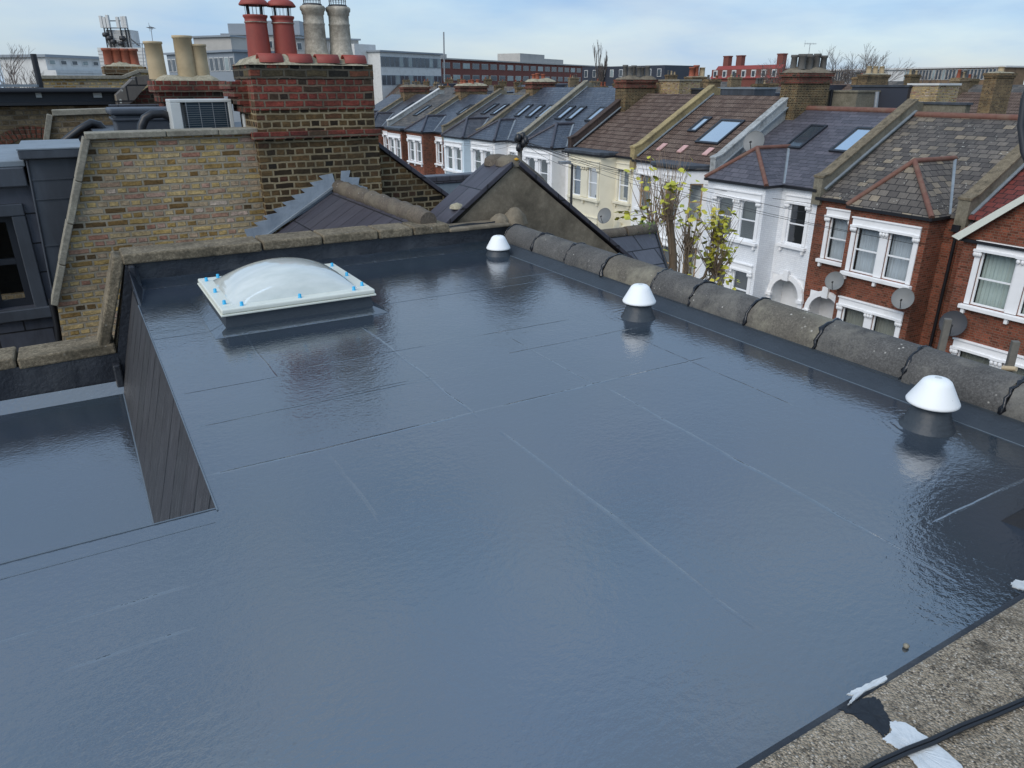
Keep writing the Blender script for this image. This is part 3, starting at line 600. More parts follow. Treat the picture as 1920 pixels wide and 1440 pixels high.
# lead wrapped upstand at the right frame edge
b = MB(); A_ = [(2.37, .93, ZR), (3.15, .95, ZR), (3.15, .64, ZR), (2.42, .64, ZR)]; B_ = [(2.47, .86, ZR+.1), (3.15, .88, ZR+.14), (3.15, .64, ZR+.14), (2.5, .64, ZR+.1)]; C_ = [(2.56, .84, -.95), (3.15, .85, -.9), (3.15, .64, -.9), (2.58, .64, -.95)]
for P_, Q_ in ((A_, B_), (B_, C_)):
    for i in range(4): b.poly(P_[(i+1) % 4], P_[i], Q_[i], Q_[(i+1) % 4])
b.poly(*C_[::-1]); tag(b.build('lead_upstand', plain('rough_black_bitumen', (.02, .022, .026), .75, .4, 8, bump=.008, spec=.2), bevel=.015), 'dark lead wrapped upstand cut by the right edge, at the near end of the roof', 'upstand')

# ================================================================= neighbour house (slates, gable, stack)
nb = thing('neighbour_roof', (2.48, 6.9, GZ), 'dark slate pitched roof with lichened ridge tiles running from the gable to the tall stack', 'roof')
b = MB(); b.ext([(2.48, 5.78, -1.03), (.3, 5.78, -2.31), (.3, 5.78, -2.4), (2.48, 5.78, -1.12)], (0, 2.22, 0)); b.build('slate_slope', M['slateN'], nb)
b = MB(); b.ext([(2.48, 5.78, -1.03), (4.5, 5.78, -2.2), (4.5, 5.78, -2.3), (2.48, 5.78, -1.12)], (0, 2.22, 0)); b.build('front_slope', M['slateN'], nb)
yy = 5.62
for i in range(9):
    y2 = yy+.27; b = MB(); b.tube([(2.48, yy, -1.045), (2.48, y2-.006, -1.035)], [.074, .088], 18); b.build('ridge_tile', M['ridgeC'], nb); yy = y2
b = MB(); b.box(.3, 5.8, GZ, 4.5, 8.0, -2.42); b.build('wall', M['oldbrick'], nb)
# lead stepped flashing against stack
b = MB(); pts = []
for i in range(9):
    x = 2.42-i*.105; z = -.94-i*.0615
    pts += [(x, 7.985, z+.06), (x-.15, 7.985, z+.04)]
low = [(2.42-9*.105, 7.985, -1.56), (2.46, 7.985, -1.08)]
b.ext(pts+low, (0, .012, 0))
b.ext([(2.5, 7.985, -1.0), (2.52, 7.985, -.86), (2.62, 7.985, -.86), (2.6, 7.985, -.93), (2.72, 7.985, -.94), (2.7, 7.985, -1.02), (2.8, 7.985, -1.05), (2.8, 7.985, -1.12)], (0, .012, 0))
b.build('stepped_flashing', plain('bright_lead', (.3, .345, .39), .55, .25, 7, .6, (.16, .2, .25), 6, metal=.1, bump=.004, streak=True), nb)
b = MB(); b.ext([(2.4, 7.95, -1.015), (1.5, 7.95, -1.55), (1.5, 7.95, -1.57), (2.4, 7.95, -1.04)], (0, .035, 0)); b.build('cover_flashing', M['lead'], nb)

gw = thing('gable_wall', (3.4, 5.9, GZ), 'brown rendered gable with dark slate coping rising behind the corner of the flat roof', 'gable')
ap = (3.42, -.66)
b = MB(); b.ext([(x, 5.80, z) for x, z in ((2.72, GZ), (2.72, -1.2), ap, (4.9, -1.78), (6.6, -3.1), (6.6, GZ))], (0, .34, 0)); b.build('wall', M['render'], gw)
def slab(p0, p1, y0, y1, th): 
    d = Vector((p1[0]-p0[0], 0, p1[1]-p0[1])).normalized(); n = Vector((-d.z, 0, d.x)); n = n if n.z > 0 else -n
    P0 = Vector((p0[0], y0, p0[1])); P1 = Vector((p1[0], y0, p1[1])); return MB().ext([P0, P1, P1+n*th, P0+n*th], (0, y1-y0, 0))
slab((2.62, -1.21), (3.4, -.655), 5.77, 6.2, .04).build('coping', M['slateN'], gw, bevel=.006)
slab((3.44, -.655), (4.92, -1.76), 5.77, 6.2, .04).build('coping', M['slateN'], gw, bevel=.006); slab((4.92, -1.765), (6.6, -3.08), 5.77, 6.2, .04).build('coping', M['slateN'], gw, bevel=.006)
b = MB(); b.lathe((3.42, 5.9, -.67), [(.13, 0), (.12, .05), (.07, .085), (.0, .095)], 9); b.lathe((3.40, 6.08, -.68), [(.13, 0), (.12, .06), (.07, .09), (.0, .1)], 9); b.tube([(3.46, 5.84, -.64), (3.7, 5.86, -.80), (3.9, 5.86, -.96)], [.05, .045, .02], 8); b.build('mortar_cap', M['ridgeC'], gw)
b = MB(); b.lathe((3.43, 5.79, -.605), [(.0, -.015), (.02, -.01), (.024, 0), (.0, .012)], 8, cap=False); b.build('lichen_patch', plain('orange_lichen', (.5, .28, .03), .9), gw)
b = MB(); b.lathe((2.86, 5.85, -1.0), [(.07, 0), (.06, .03), (.0, .05)], 9); b.lathe((2.64, 5.8, -1.19), [(.08, 0), (.07, .03), (.0, .05)], 9); b.build('mortar_lump', M['flaunch'], gw)

# yellow stock brick party wall
yw = thing('brick_party_wall', (.8, 8.2, GZ), 'yellow stock brick wall with pale raking coping, left of the tall stack', 'wall')
b = MB(); b.ext([(x, 8.1, z) for x, z in ((-.40, GZ), (-.41, -2.4), (-.375, -1.96), (.2, -.46), (1.72, -.46), (1.72, GZ))], (0, .23, 0)); b.build('wall', M['stock'], yw)
for a, c in ((.16, .85), (.85, 1.33), (1.33, 1.71)): cop((a, -.462), (c, -.458), 8.04, 8.38, .055, 1, .003, .002).build('coping', M['coping2'], yw, bevel=.008)
p0, p1 = Vector((-.372, -1.972)), Vector((.2, -.462))
for i in range(4):
    a = p0.lerp(p1, i/4); c = p0.lerp(p1, (i+1)/4); cop((a.x, a.y), (c.x, c.y), 8.04, 8.38, .06, 1, .003, .003).build('coping', M['coping2'], yw, bevel=.008)
# right hand raking part beyond the stack
rw = thing('raking_party_wall', (3.5, 8.3, GZ), 'dark sooty brick wall with slate capped raking top falling right from the tall stack', 'wall')
b = MB(); b.ext([(x, 8.14, z) for x, z in ((2.9, GZ), (2.9, -.57), (3.02, -.66), (4.2, -1.53), (4.2, GZ))], (0, .23, 0)); b.build('wall', M['chimdark'] if False else M['chim'], rw)
slab((2.95, -.6), (4.25, -1.555), 8.08, 8.42, .045).build('coping', M['slateN'], rw, bevel=.006)

# the tall stack
st = thing('chimney_stack', (2.3, 8.4, GZ), 'tall sooty brick chimney stack with red brick top under two red and two stone pots', 'chimney')
X0, X1, Y0, Y1 = 1.68, 2.975, 8.0, 8.85
b = MB(); b.box(X0, Y0, GZ, X1, Y1, -.51); b.box(X0+.03, Y0+.03, -.44, X1-.02, Y1, -.235); b.build('shaft', M['chim'], st)
b = MB(); b.box(X0-.045, Y0-.05, -.51, X1+.025, Y1+.04, -.44); b.box(X0+.025, Y0+.015, -.235, X1-.01, Y1, .055)
b.build('red_band', M['chimred'], st, bevel=.004)
b = MB()
for i, (dz, e) in enumerate(((-.26, .03), (-.185, .07), (-.11, .11), (-.035, .14))): b.box(X0-e, Y0+.28, dz, X0+.05, Y1+e*.4, dz+.073)
b.build('corbel', M['chimred'], st, bevel=.004)
b = MB(); b.box(X0+.015, Y0+.01, .056, X1-.005, Y1, .205); b.build('dark_cap_courses', M['chimdark'], st, bevel=.006)
# flaunching
def lump(x0, x1, y0, y1, z0, h, seed, n=22, m=12):
    rnd = random.Random(seed); v = []; f = []; ph = [rnd.uniform(0, 6) for _ in range(6)]
    for i in range(n+1):
        for k in range(m+1):
            s_, t_ = i/n, k/m; e = (min(s_, 1-s_)*5, min(t_, 1-t_)*4); q = min(1, e[0])*min(1, e[1]); q = q**.45
            z = z0+h*q*(.75+.25*math.sin(s_*9+ph[0])*math.cos(t_*6+ph[1]))+.01*math.sin(s_*37+ph[2])*q
            v.append((x0+(x1-x0)*s_+.008*math.sin(t_*20+ph[3]), y0+(y1-y0)*t_+.01*math.sin(s_*23+ph[4]), z))
    for i in range(n):
        for k in range(m): q = i*(m+1)+k; f.append([q, q+m+1, q+m+2, q+1])
    return MB().add(v, f, True)
lump(X0-.01, X1-.0, Y0-.01, Y1, .19, .13, 3).build('flaunching', M['flaunch'], st)
for k, px in enumerate((505, 560, 611, 662)):
    c = W(px, 112, Y=Y0+.1); b = MB(); n = 12
    ln = .235; v = []; f = []
    for e, yq in ((-.5, 0), (.5, 0)):
        for rr in (.085, .07):
            for a in range(n+1):
                an = math.pi*a/n; v.append((c.x+e*ln, Y0+.09-rr*math.cos(an)*1.0, .212+rr*math.sin(an)))
    N1 = n+1
    for a in range(n): f += [[a, a+1, 2*N1+a+1, 2*N1+a], [N1+a, 3*N1+a, 3*N1+a+1, N1+a+1], [a, N1+a, N1+a+1, a+1], [2*N1+a, 2*N1+a+1, 3*N1+a+1, 3*N1+a]]
    b.add(v, f, True); b.build('vent_tile', M['potred'], st)
def pot(px, red, hgt, zb=.2):
    c = W(px, 60, Y=8.42); x = c.x; P = thing('chimney_pot', (x, 8.42, zb), None, 'chimney pot'); 
    return P, x

labs = ['leftmost red clay chimney pot with domed metal cowl on the tall stack', 'second red clay chimney pot with domed metal cowl, beside the stone pots', 'left weathered buff chimney pot with wire cage top, next to the red pots', 'rightmost buff chimney pot with a dark soot patch and wire cage']
for k, (px, red) in enumerate(((482, 1), (532, 1), (590, 0), (637, 0))):
    c = W(px, 60, Y=8.42); x = c.x; zb = .255
    P = thing('chimney_pot', (x, 8.42, zb), labs[k], 'chimney pot', 'chimney pots on the tall stack')
    if red:
        b = MB(); b.lathe((x, 8.42, zb), [(.118, 0), (.114, .1), (.106, .31), (.105, .325), (.112, .332), (.112, .345), (.107, .348), (.109, .37), (.121, .388), (.121, .403), (.1, .405), (.09, .39)], 28, cap=False); b.build('pot', M['potred'], P)
        b = MB(); b.lathe((x, 8.42, zb), [(.1095, .331), (.1145, .333), (.1145, .341), (.1095, .343)], 28, cap=False); b.build('pale_ring', M['potstone'], P)
        b = MB(); b.lathe((x, 8.42, zb+.39), [(.145, .1), (.148, .110), (.122, .145), (.076, .17), (.03, .18), (0, .182)], 28, cap=False); b.lathe((x, 8.42, zb+.39), [(.146, .108), (.0, .12)], 28, cap=False); b.build('cowl', M['potred'], P)
        b = MB()
        for a in range(4):
            an = a*math.pi/2+.5; b.tube([(x+.088*math.cos(an), 8.42+.088*math.sin(an), zb+.37), (x+.098*math.cos(an), 8.42+.098*math.sin(an), zb+.51)], .009 if a % 2 else .005, 6)
        for a in range(16):
            an = a*math.pi/8; b.tube([(x+.09*math.cos(an), 8.42+.09*math.sin(an), zb+.39), (x+.095*math.cos(an), 8.42+.095*math.sin(an), zb+.5)], .0018, 4)
        b.build('cage', M['darksteel'], P)
    else:
        b = MB(); r = .115
        b.lathe((x, 8.42, zb), [(r+.025, -.02), (r+.012, .05), (r, .12), (r-.006, .33), (r-.002, .335), (r-.002, .35), (r-.008, .355), (r-.008, .43), (r+.0, .435), (r+.002, .46), (r+.014, .475), (r+.016, .5), (r+.002, .515), (r-.02, .515), (r-.03, .49)], 28, cap=False); b.build('pot', M['potstone'], P)
        b = MB()
        for a in range(18):
            an = a*math.pi/9; b.tube([(x+.085*math.cos(an), 8.42+.085*math.sin(an), zb+.5), (x+.09*math.cos(an), 8.42+.09*math.sin(an), zb+.66)], .002, 4)
        for hh in (.57, .62, .66): b.tube([(x+.09*math.cos(a*math.pi/12), 8.42+.09*math.sin(a*math.pi/12), zb+hh) for a in range(25)], .002, 4, cap=False)
        b.lathe((x, 8.42, zb+.5), [(.1, 0), (.1, .03), (.085, .035)], 20, cap=False); b.build('cage', M['darksteel'], P)
        b = MB(); b.lathe((x, 8.42, zb+.66), [(.13, 0), (.12, .02), (0, .06)], 20); b.build('cowl', M['darksteel'] if k == 3 else M['potred'], P)

# air conditioner etc on the roof behind the yellow wall
nr = thing('flat_roof', (.9, 10, GZ), 'low dark felt flat roof behind the yellow brick wall, with the air conditioner on it', 'roof')
b = MB(); b.box(.3, 8.36, -.62, 2.4, 11.9, -.5); b.build('deck', M['blackm'], nr); b = MB(); b.box(.35, 8.4, GZ, 2.35, 11.85, -.63); b.build('wall', M['oldbrick'], nr)
def acunit():
    yA = 8.62; a = W(326, 242, Y=yA); c = W(441, 242, Y=yA); z1 = W(385, 186, Y=yA).z; z0 = -.5; x0_, x1_ = a.x, c.x
    t = thing('air_conditioner', ((x0_+x1_)/2, yA+.15, z0), 'grey white outdoor air conditioning unit with dark louvred coil behind the yellow wall', 'air conditioner')
    b = MB(); b.box(x0_, yA, z0+.04, x1_, yA+.32, z0+.07); b.box(x0_, yA, z1-.03, x1_, yA+.32, z1); b.box(x0_, yA, z0+.07, x0_+.1, yA+.32, z1-.03); b.box(x1_-.04, yA, z0+.07, x1_, yA+.32, z1-.03); b.box(x0_+.1, yA+.2, z0+.07, x1_-.04, yA+.32, z1-.03); b.build('casing', M['acwhite'], t, bevel=.006)
    b = MB(); b.box(x0_+.15, yA+.03, z0+.07, x1_-.045, yA+.19, z1-.03); b.build('coil', M['acdark'], t)
    b = MB()
    for i in range(11): z = z0+.09+i*(z1-z0-.13)/11; b.box(x0_+.1, yA+.006, z, x1_-.04, yA+.012, z+.0025)
    for i in range(4): x = x0_+.15+i*(x1_-x0_-.22)/3; b.box(x, yA+.001, z0+.07, x+.006, yA+.006, z1-.03)
    b.build('grille', M['steel'], t)
    b = MB(); b.box(x0_+.05, yA+.02, z0, x0_+.1, yA+.3, z0+.04); b.box(x1_-.1, yA+.02, z0, x1_-.05, yA+.3, z0+.04); b.build('foot', M['black'], t)
acunit()
a = W(455, 215, Y=8.6); b = MB(); b.box(a.x, 8.6, -.45, a.x+.1, 8.68, a.z+.01); b.box(a.x+.02, 8.62, -.5, a.x+.08, 8.66, -.45); tag(b.build('alarm_box', M['acwhite'], bevel=.012), 'small white box between the air conditioner and the tall stack', 'box')
yt = 9.4; a = W(210, 238, Y=yt); c = W(335, 238, Y=yt); zt = W(260, 203, Y=yt).z
t = thing('roof_tank', ((a.x+c.x)/2, yt+.4, -.5), 'dark blue grey lidded box with rounded lid left of the air conditioner', 'tank')
b = MB(); b.box(a.x+.05, yt+.03, -.5, c.x, yt+.7, zt-.07); b.box(a.x+.02, yt+.01, zt-.13, c.x+.02, yt+.72, zt-.1); b.build('body', M['leaddark'], t, bevel=.01); b = MB(); b.box(a.x, yt-.01, zt-.07, c.x+.03, yt+.74, zt); b.build('lid', M['farblue'] if False else M['leaddark'], t, bevel=.025, seg=3)
b = MB(); yq = 8.9; pts = [W(x, y, Y=yq) for x, y in ((265, 250), (266, 236), (272, 222), (285, 214), (305, 213), (320, 220), (328, 233), (331, 252))]; b.tube(pts, .045, 12); tag(b.build('duct_hose', M['black']), 'black curved pipe lagging arching beside the air conditioner', 'pipe')
# second party wall and dark bin-like gable behind
def pwall(name, Yp, pix, mat, label, copw=True, zb=GZ, copm='coping2', thick=.25, cth=.07):
    P_ = [W(x, y, Y=Yp) for x, y in pix]; t = thing(name, (P_[0].x, Yp, zb), label, 'wall')
    b = MB(); b.ext([(P_[0].x, Yp, zb)]+[(p.x, Yp, p.z) for p in P_]+[(P_[-1].x, Yp, zb)], (0, thick, 0)); b.build('wall', M[mat], t)
    if copw:
        for p, q in zip(P_, P_[1:]): slab((p.x, p.z), (q.x, q.z), Yp-.05, Yp+thick+.05, cth).build('coping', M[copm], t, bevel=.006)
    return t
pwall('far_party_wall', 12.0, [(91, 276), (99, 217), (235, 212)], 'oldbrick', 'brown brick party wall with pale coping behind the dark lidded box')
b = MB(); P_ = [W(x, y, Y=11.0) for x, y in ((108, 276), (150, 243), (172, 230), (186, 234), (196, 245), (215, 250), (215, 290), (108, 290))]; b.ext([tuple(p) for p in P_], (0, .5, 0)); o = tag(b.build('dark_gable', M['slateN']), 'small dark slate gable with thick black edge behind the yellow wall rake', 'gable')
b = MB(); b.tube([p+Vector((0, -.02, 0)) for p in P_[:6]], .05, 8); b.build('edge_roll', M['black'], o)
# ================================================================= loft dormer at left
dm = thing('loft_dormer', (-1, 9, GZ), 'dark slate hung loft dormer with lead cheek and window at the left edge', 'dormer')
Yd = 8.9
def dbox(mb, pa, pb, y0, y1): a = W(*pa, Y=y0); c = W(*pb, Y=y0); mb.box(a.x, y0, a.z, c.x, y1, c.z); return mb
a = W(0, 675, Y=Yd)
b = MB(); wl = W(-60, 400, Y=Yd).x; wr = W(46, 500, Y=Yd).x; wt = W(20, 405, Y=Yd).z; wb = W(20, 580, Y=Yd).z; right = -.33
F = Fr(-3.5, Yd, (1, 0), (0, -1)); holed(b, F, 0, right+3.5, -4.5, W(20, 342, Y=Yd).z, [(wl+3.5, wr+3.5, wb, wt)], .16); b.box(right-.01, Yd+.001, -4.5, right, Yd+2.6, -1.2)
b.build('slate_face', M['hang'], dm)
b = MB(); F.box(b, wl+3.42, wr+3.62, wt, wt+.12, 0, .05); F.box(b, wr+3.5, wr+3.62, wb-.1, wt, 0, .04); F.box(b, wl+3.4, wr+3.64, wb-.12, wb, 0, .07); b.build('window_surround', M['leaddark'], dm, bevel=.01)
def sash(F, u0, u1, v0, v1, par, fm='pvc', fw=.055, mid=True, w=-.035, gm='glass', vert=0):
    b = MB(); F.box(b, u0, u1, v0, v0+fw, w-.05, w); F.box(b, u0, u1, v1-fw, v1, w-.05, w); F.box(b, u0, u0+fw, v0+fw, v1-fw, w-.05, w); F.box(b, u1-fw, u1, v0+fw, v1-fw, w-.05, w)
    if mid: vm = (v0+v1)/2; F.box(b, u0+fw, u1-fw, vm-fw*.4, vm+fw*.4, w-.05, w+.004)
    for i in range(vert): uu = u0+(u1-u0)*(i+1)/(vert+1); F.box(b, uu-.02, uu+.02, v0+fw, v1-fw, w-.045, w-.002)
    o = b.build('window', M[fm], par)
    b = MB(); b.poly(F.p(u0+fw, v0+fw, w-.03), F.p(u1-fw, v0+fw, w-.03), F.p(u1-fw, v1-fw, w-.03), F.p(u0+fw, v1-fw, w-.03)); b.build('pane', M[gm], o); return o
def curtain(F, u0, u1, v0, v1, par, mat, w=-.26, amp=.03, fold=.11):
    n = max(8, int((u1-u0)/.025)); v = []; f = []
    for i in range(n+1):
        u = u0+(u1-u0)*i/n; o = amp*(math.sin(u/fold*6.28)+.5*math.sin(u/fold*2.7+1)) if amp else 0
        v += [F.p(u, v0, w+o), F.p(u, v1, w+o*.7)]
    for i in range(n): f.append([2*i, 2*i+2, 2*i+3, 2*i+1])
    MB().add(v, f, True).build('curtain', M[mat], par)
so_ = sash(F, wl+3.5, wr+3.5, wb, wt, dm, 'blackm', .07, True, -.1)
b = MB(); F.box(b, wl+3.5, wr+3.5, wb, wt, -.8, -.75); b.build('room_back', M['room'], dm)
# fascia and flat roof of dormer
b = MB(); g = W(20, 335, Y=Yd-.12); b.box(-3.5, Yd-.12, g.z-.08, W(52, 345, Y=Yd-.12).x, Yd+2.5, g.z+.1); b.build('fascia', M['leaddark'], dm, bevel=.01)
b = MB(); b.box(-3.5, Yd-.05, g.z+.1, W(48, 310, Y=Yd).x, Yd+2.5, g.z+.16); b.build('flat_top', M['lead'], dm, bevel=.01)
# lead clad projecting stack
lc = thing('lead_clad_box', (-.1, 8.8, GZ), 'tall tapering lead clad box with flat capping left of the yellow brick wall', 'cladding')
Yl = 8.72; b = MB(); tl = W(50, 300, Y=Yl); bl = W(103, 570, Y=Yl)
b.ext([(tl.x, Yl, tl.z), (.18, Yl, tl.z), (-.2, Yl, -3.5), (bl.x-.0, Yl, -3.5), (bl.x, Yl, bl.z)], (0, 1.2, 0)); b.build('cladding', M['leaddark'], lc)
b = MB()
for py in (338, 375, 463): q = W(80, py, Y=Yl-.006).z; t_ = (tl.z-q)/(tl.z-bl.z); b.box(tl.x+(bl.x-tl.x)*t_, Yl-.01, q, .16-.58*(tl.z-q)/1.6 if False else .14, Yl, q+.012)
b.tube([(tl.x, Yl-.004, tl.z), (bl.x, Yl-.004, bl.z)], .012, 6); b.build('lead_seams', M['leaddark'], lc)
b = MB(); a = W(35, 296, Y=Yl-.08); c = W(155, 278, Y=Yl-.08); b.box(a.x, Yl-.08, a.z-.02, c.x, Yl+1.3, c.z); b.build('capping', M['leaddark'], lc, bevel=.012)
b = MB(); b.box(a.x-.005, Yl-.085, c.z, c.x, Yl+1.3, c.z+.012); b.build('cap_sheet', M['lead'], lc)
b = MB(); b.tube([W(97, 560, Y=8.6), W(108, 610, Y=8.6), W(113, 655, Y=8.6), (W(113, 655, Y=8.6)+Vector((.02, 0, -2)))], .035, 8); tag(b.build('downpipe', M['black']), 'black downpipe at the left foot of the yellow brick wall', 'pipe')

# far left brick range
def rng(name, Yp, x0, x1, ytop, ybot, mat, label, cat='wall', thick=.3, kids=None, zb=None):
    a = W(x0, ytop, Y=Yp); c = W(x1, ytop, Y=Yp); zz = W((x0+x1)/2, ybot, Y=Yp).z if zb is None else zb
    b = MB(); b.box(a.x, Yp, zz, c.x, Yp+thick, a.z); return tag(b.build(name, M[mat], bevel=.0), label, cat)
t = thing('rear_addition', (-1, 15.5, GZ), 'brown brick house wall with red arched window head and black dormer band, upper left edge', 'building')
Yp = 15.0
def kid(name, mat, x0, x1, yt_, yb_, Y_, par, thick=.3, bevel=0, zb=None):
    a = W(x0, yt_, Y=Y_); c = W(x1, yt_, Y=Y_); z1 = W((x0+x1)/2, yt_, Y=Y_).z; z0 = W((x0+x1)/2, yb_, Y=Y_).z if zb is None else zb
    return MB().box(a.x, Y_, z0, c.x, Y_+thick, z1).build(name, M[mat], par, bevel=bevel)
kid('wall', 'oldbrick', -160, 236, 200, 300, Yp, t, 3, zb=GZ)
kid('dormer_face', 'blackm', -160, 236, 174, 192, Yp-.1, t, 2); kid('gutter', 'black', -160, 236, 192, 198, Yp-.2, t, .15); kid('top_trim', 'blackm', -160, 240, 165, 174, Yp-.3, t, 2.3, .02)
kid('vent_plate', 'acwhite', 66, 77, 174, 183, Yp-.14, t, .03); kid('lamp_plate', 'acwhite', 174, 190, 174, 183, Yp-.14, t, .03)
kid('gutter_trim', 'lead', -160, 69, 158, 163, Yp-.25, t, 1.5)
ar = W(60, 258, Y=Yp-.02); b = MB(); n = 14
for i in range(n):
    an = R(130-80*i/(n-1)); r0_, r1_ = .62, .80
    cx, cz = ar.x, ar.z-.62
    p = [(cx+r*math.cos(an+e), Yp-.02, cz+r*math.sin(an+e)) for r, e in ((r0_, -.04), (r1_, -.04), (r1_, .04), (r0_, .04))]; b.ext(p, (0, .1, 0))
b.build('arch_head', M['redbrick'], t)
kid('window_head', 'acwhite', 38, 90, 268, 274, Yp-.01, t, .05); kid('dark_window', 'room', 40, 90, 272, 300, Yp-.005, t, .03)
pwall('parapet_wall', 17.0, [(68, 148), (232, 148), (262, 136), (292, 138)], 'stock', 'yellow brick parapet with pale coping stepping up, behind the black dormer band', cth=.06)
b = MB(); P_ = [W(x, y, Y=14.2) for x, y in ((218, 178), (255, 143), (290, 142), (250, 190), (235, 200), (222, 200))]; b.ext([tuple(p) for p in P_], (0, .8, 0)); tag(b.build('slate_verge', M['slateG']), 'small sloping piece of grey slate roof beside the black dormer band', 'roof')
pwall('brick_upstand', 14.6, [(240, 200), (262, 176), (296, 152), (310, 160)], 'chimred', 'red and brown brick upstand below the television aerial, left of the stack with cream pots', copw=False)
rng('slate_back_roof', 13.0, 205, 300, 197, 215, 'slateD', 'dark slate strip behind the dark lidded box', 'roof')

# ---- generic small stacks with pots
def stack(pxl, pxr, pyt, Yp, mat, pots, label, potmat='potgrey', potw=.2, poth=.45, depth=.6, zb=GZ, cap='flaunch', corb=True, capl=.07):
    a = W(pxl, pyt, Y=Yp); c = W(pxr, pyt, Y=Yp); x0_, x1_, zt_ = a.x, c.x, a.z
    t = thing('chimney_stack', ((x0_+x1_)/2, Yp+depth/2, zb), label, 'chimney')
    b = MB(); b.box(x0_+.06, Yp+.06, zb, x1_-.06, Yp+depth-.06, zt_-.3); b.build('shaft', M[mat], t)
    b = MB(); b.box(x0_+.02, Yp+.02, zt_-.3, x1_-.02, Yp+depth-.02, zt_-.18); b.box(x0_-.03, Yp-.03, zt_-.18, x1_+.03, Yp+depth+.03, zt_-.04); b.build('corbel', M[mat], t)
    lump(x0_, x1_, Yp, Yp+depth, zt_-.05, capl+.03, int(pxl), 12, 6).build('flaunching', M[cap], t)
    n = len(pots)
    for k, pk in enumerate(pots):
        px_, w_, h_, mt_ = pk if isinstance(pk, tuple) else (None, potw, poth, potmat)
        x = x0_+(x1_-x0_)*(k+.5)/n if px_ is None else W(px_, pyt, Y=Yp).x
        b = MB(); r = w_/2; b.lathe((x, Yp+depth/2, zt_-.02), [(r*1.05, 0), (r, h_*.5), (r*.98, h_*.93), (r*1.08, h_*.94), (r*1.08, h_), (r*.8, h_)], 18) if mt_ == 'potbuff' else b.lathe((x, Yp+depth/2, zt_), [(r*1.05, 0), (r*.95, h_*.15), (r*.9, h_*.82), (r*1.12, h_*.86), (r*1.12, h_), (r*.8, h_)], 14); b.build('chimney_pot', M[mt_ or potmat], t)
    return t
stack(290, 418, 145, 11.2, 'chimred', [(303, .22, .46, 'potbuff'), (360, .24, .54, 'potbuff'), (388, .2, .44, 'potbuff')], 'long dark brick chimney stack with three cream pots behind the air conditioner', depth=.7)
stack(196, 270, 120, 17.5, 'browned', [(208, .19, .3, 'pototh'), (224, .19, .3, 'pototh'), (240, .19, .3, 'pototh'), (256, .19, .3, 'pototh')], 'chimney stack with four short orange pots in front of the aerial tower', depth=.8)
b = MB(); a = W(72, 146, Y=16.5); c = W(62, 101, Y=16.5); b.tube([a-Vector((0, 0, .4)), c], .05, 8); tag(b.build('leaning_post', M['black']), 'thin black leaning post against the sky at the upper left', 'post')
def aerial(px, pyb, pyt, Yp, label, s=1.0, yaw=0.3):
    a = W(px[0], pyb, Y=Yp); c = W(px[1], pyt, Y=Yp); t = thing('tv_aerial', a, label, 'aerial')
    MB().tube([a, c], .014*s, 6).build('mast', M['steel'], t)
    b = MB(); dx = Vector((math.cos(yaw), math.sin(yaw), .0)); dy = Vector((-dx.y, dx.x, 0))
    b.tube([c-dx*.35*s, c+dx*.4*s], .009*s, 5)
    for k in range(7): q = c+dx*(-.28+.1*k)*s; b.tube([q-dy*.14*s, q+dy*.14*s], .005*s, 4); b.tube([q-Vector((0, 0, .06*s)), q+Vector((0, 0, .06*s))], .005*s, 4)
    b.tube([c-dx*.34*s+Vector((0, 0, -.16*s)), c-dx*.34*s+Vector((0, 0, .16*s))], .008*s, 4); b.build('antenna', M['steel'], t); return t
aerial((297, 283), 165, 52, 14.5, 'tall thin television aerial left of the three cream pots', .4, 1.3)
aerial((270, 266), 128, 82, 26, 'shorter television aerial behind the orange pots', .9)
aerial((1516, 1519), 105, 82, 23, 'television aerial on the large stack with grey pots', .8, -.2)
b = MB(); a = W(832, 105, Y=90); c = W(832, 60, Y=90); b.tube([a-Vector((0, 0, 3)), c], .09, 5); tag(b.build('radio_mast', M['steel']), 'hair thin mast on the skyline above the red apartment block', 'mast')

# ================================================================= terrace opposite
XF, XB, XR, XE = 23.2, 22.3, 27.7, 32.4
def moulded(F, u0, u1, v, par, mat, w=0):
    """white lintel band with dentil moulding"""
def surround(F, wins, v0, v1, par, mat, lint=.30, caps=True, ext=.16, sill=True, lintel=True):
    """white lintel over a group of windows, pilasters with carved capitals, bracketed sill"""
    u0 = min(a for a, c in wins)-ext; u1 = max(c for a, c in wins)+ext
    b = MB()
    if lintel:
        F.box(b, u0, u1, v1+.02, v1+lint, .0, .07); F.box(b, u0-.03, u1+.03, v1+lint-.05, v1+lint, .0701, .11)
        for a, c in wins: F.box(b, a-.02, c+.02, v1-.03, v1+.05, .0701, .12)
    edges = [(u0, wins[0][0])] + [(wins[i][1], wins[i+1][0]) for i in range(len(wins)-1)] + [(wins[-1][1], u1)]
    for a, c in edges: F.box(b, a+.005, c-.005, v0, v1+.02, .0, .05)
    b.build('window_surround', mat, par, bevel=.008)
    if caps:
        for a, c in edges:
            b = MB(); m_ = (a+c)/2; hw = max(.1, (c-a)/2+.03); F.box(b, m_-hw, m_+hw, v1-.04, v1+.03, .05, .13)
            for k in (-1, 0, 1): b.lathe(F.p(m_+k*hw*.62, v1-.2, .075), [(.0, 0), (.035, .02), (.06, .07), (.055, .12), (.03, .16), (0, .17)], 7, cap=False)
            b.build('capital', mat, par)
    if sill:
        b = MB(); F.box(b, u0-.08, u1+.08, v0-.14, v0-.02, .0, .17); 
        for k in range(len(wins)+1): uu = u0+.05+(u1-u0-.1)*k/len(wins); F.box(b, uu-.05, uu+.05, v0-.3, v0-.14, .0, .12)
        b.build('sill', mat, par, bevel=.012)
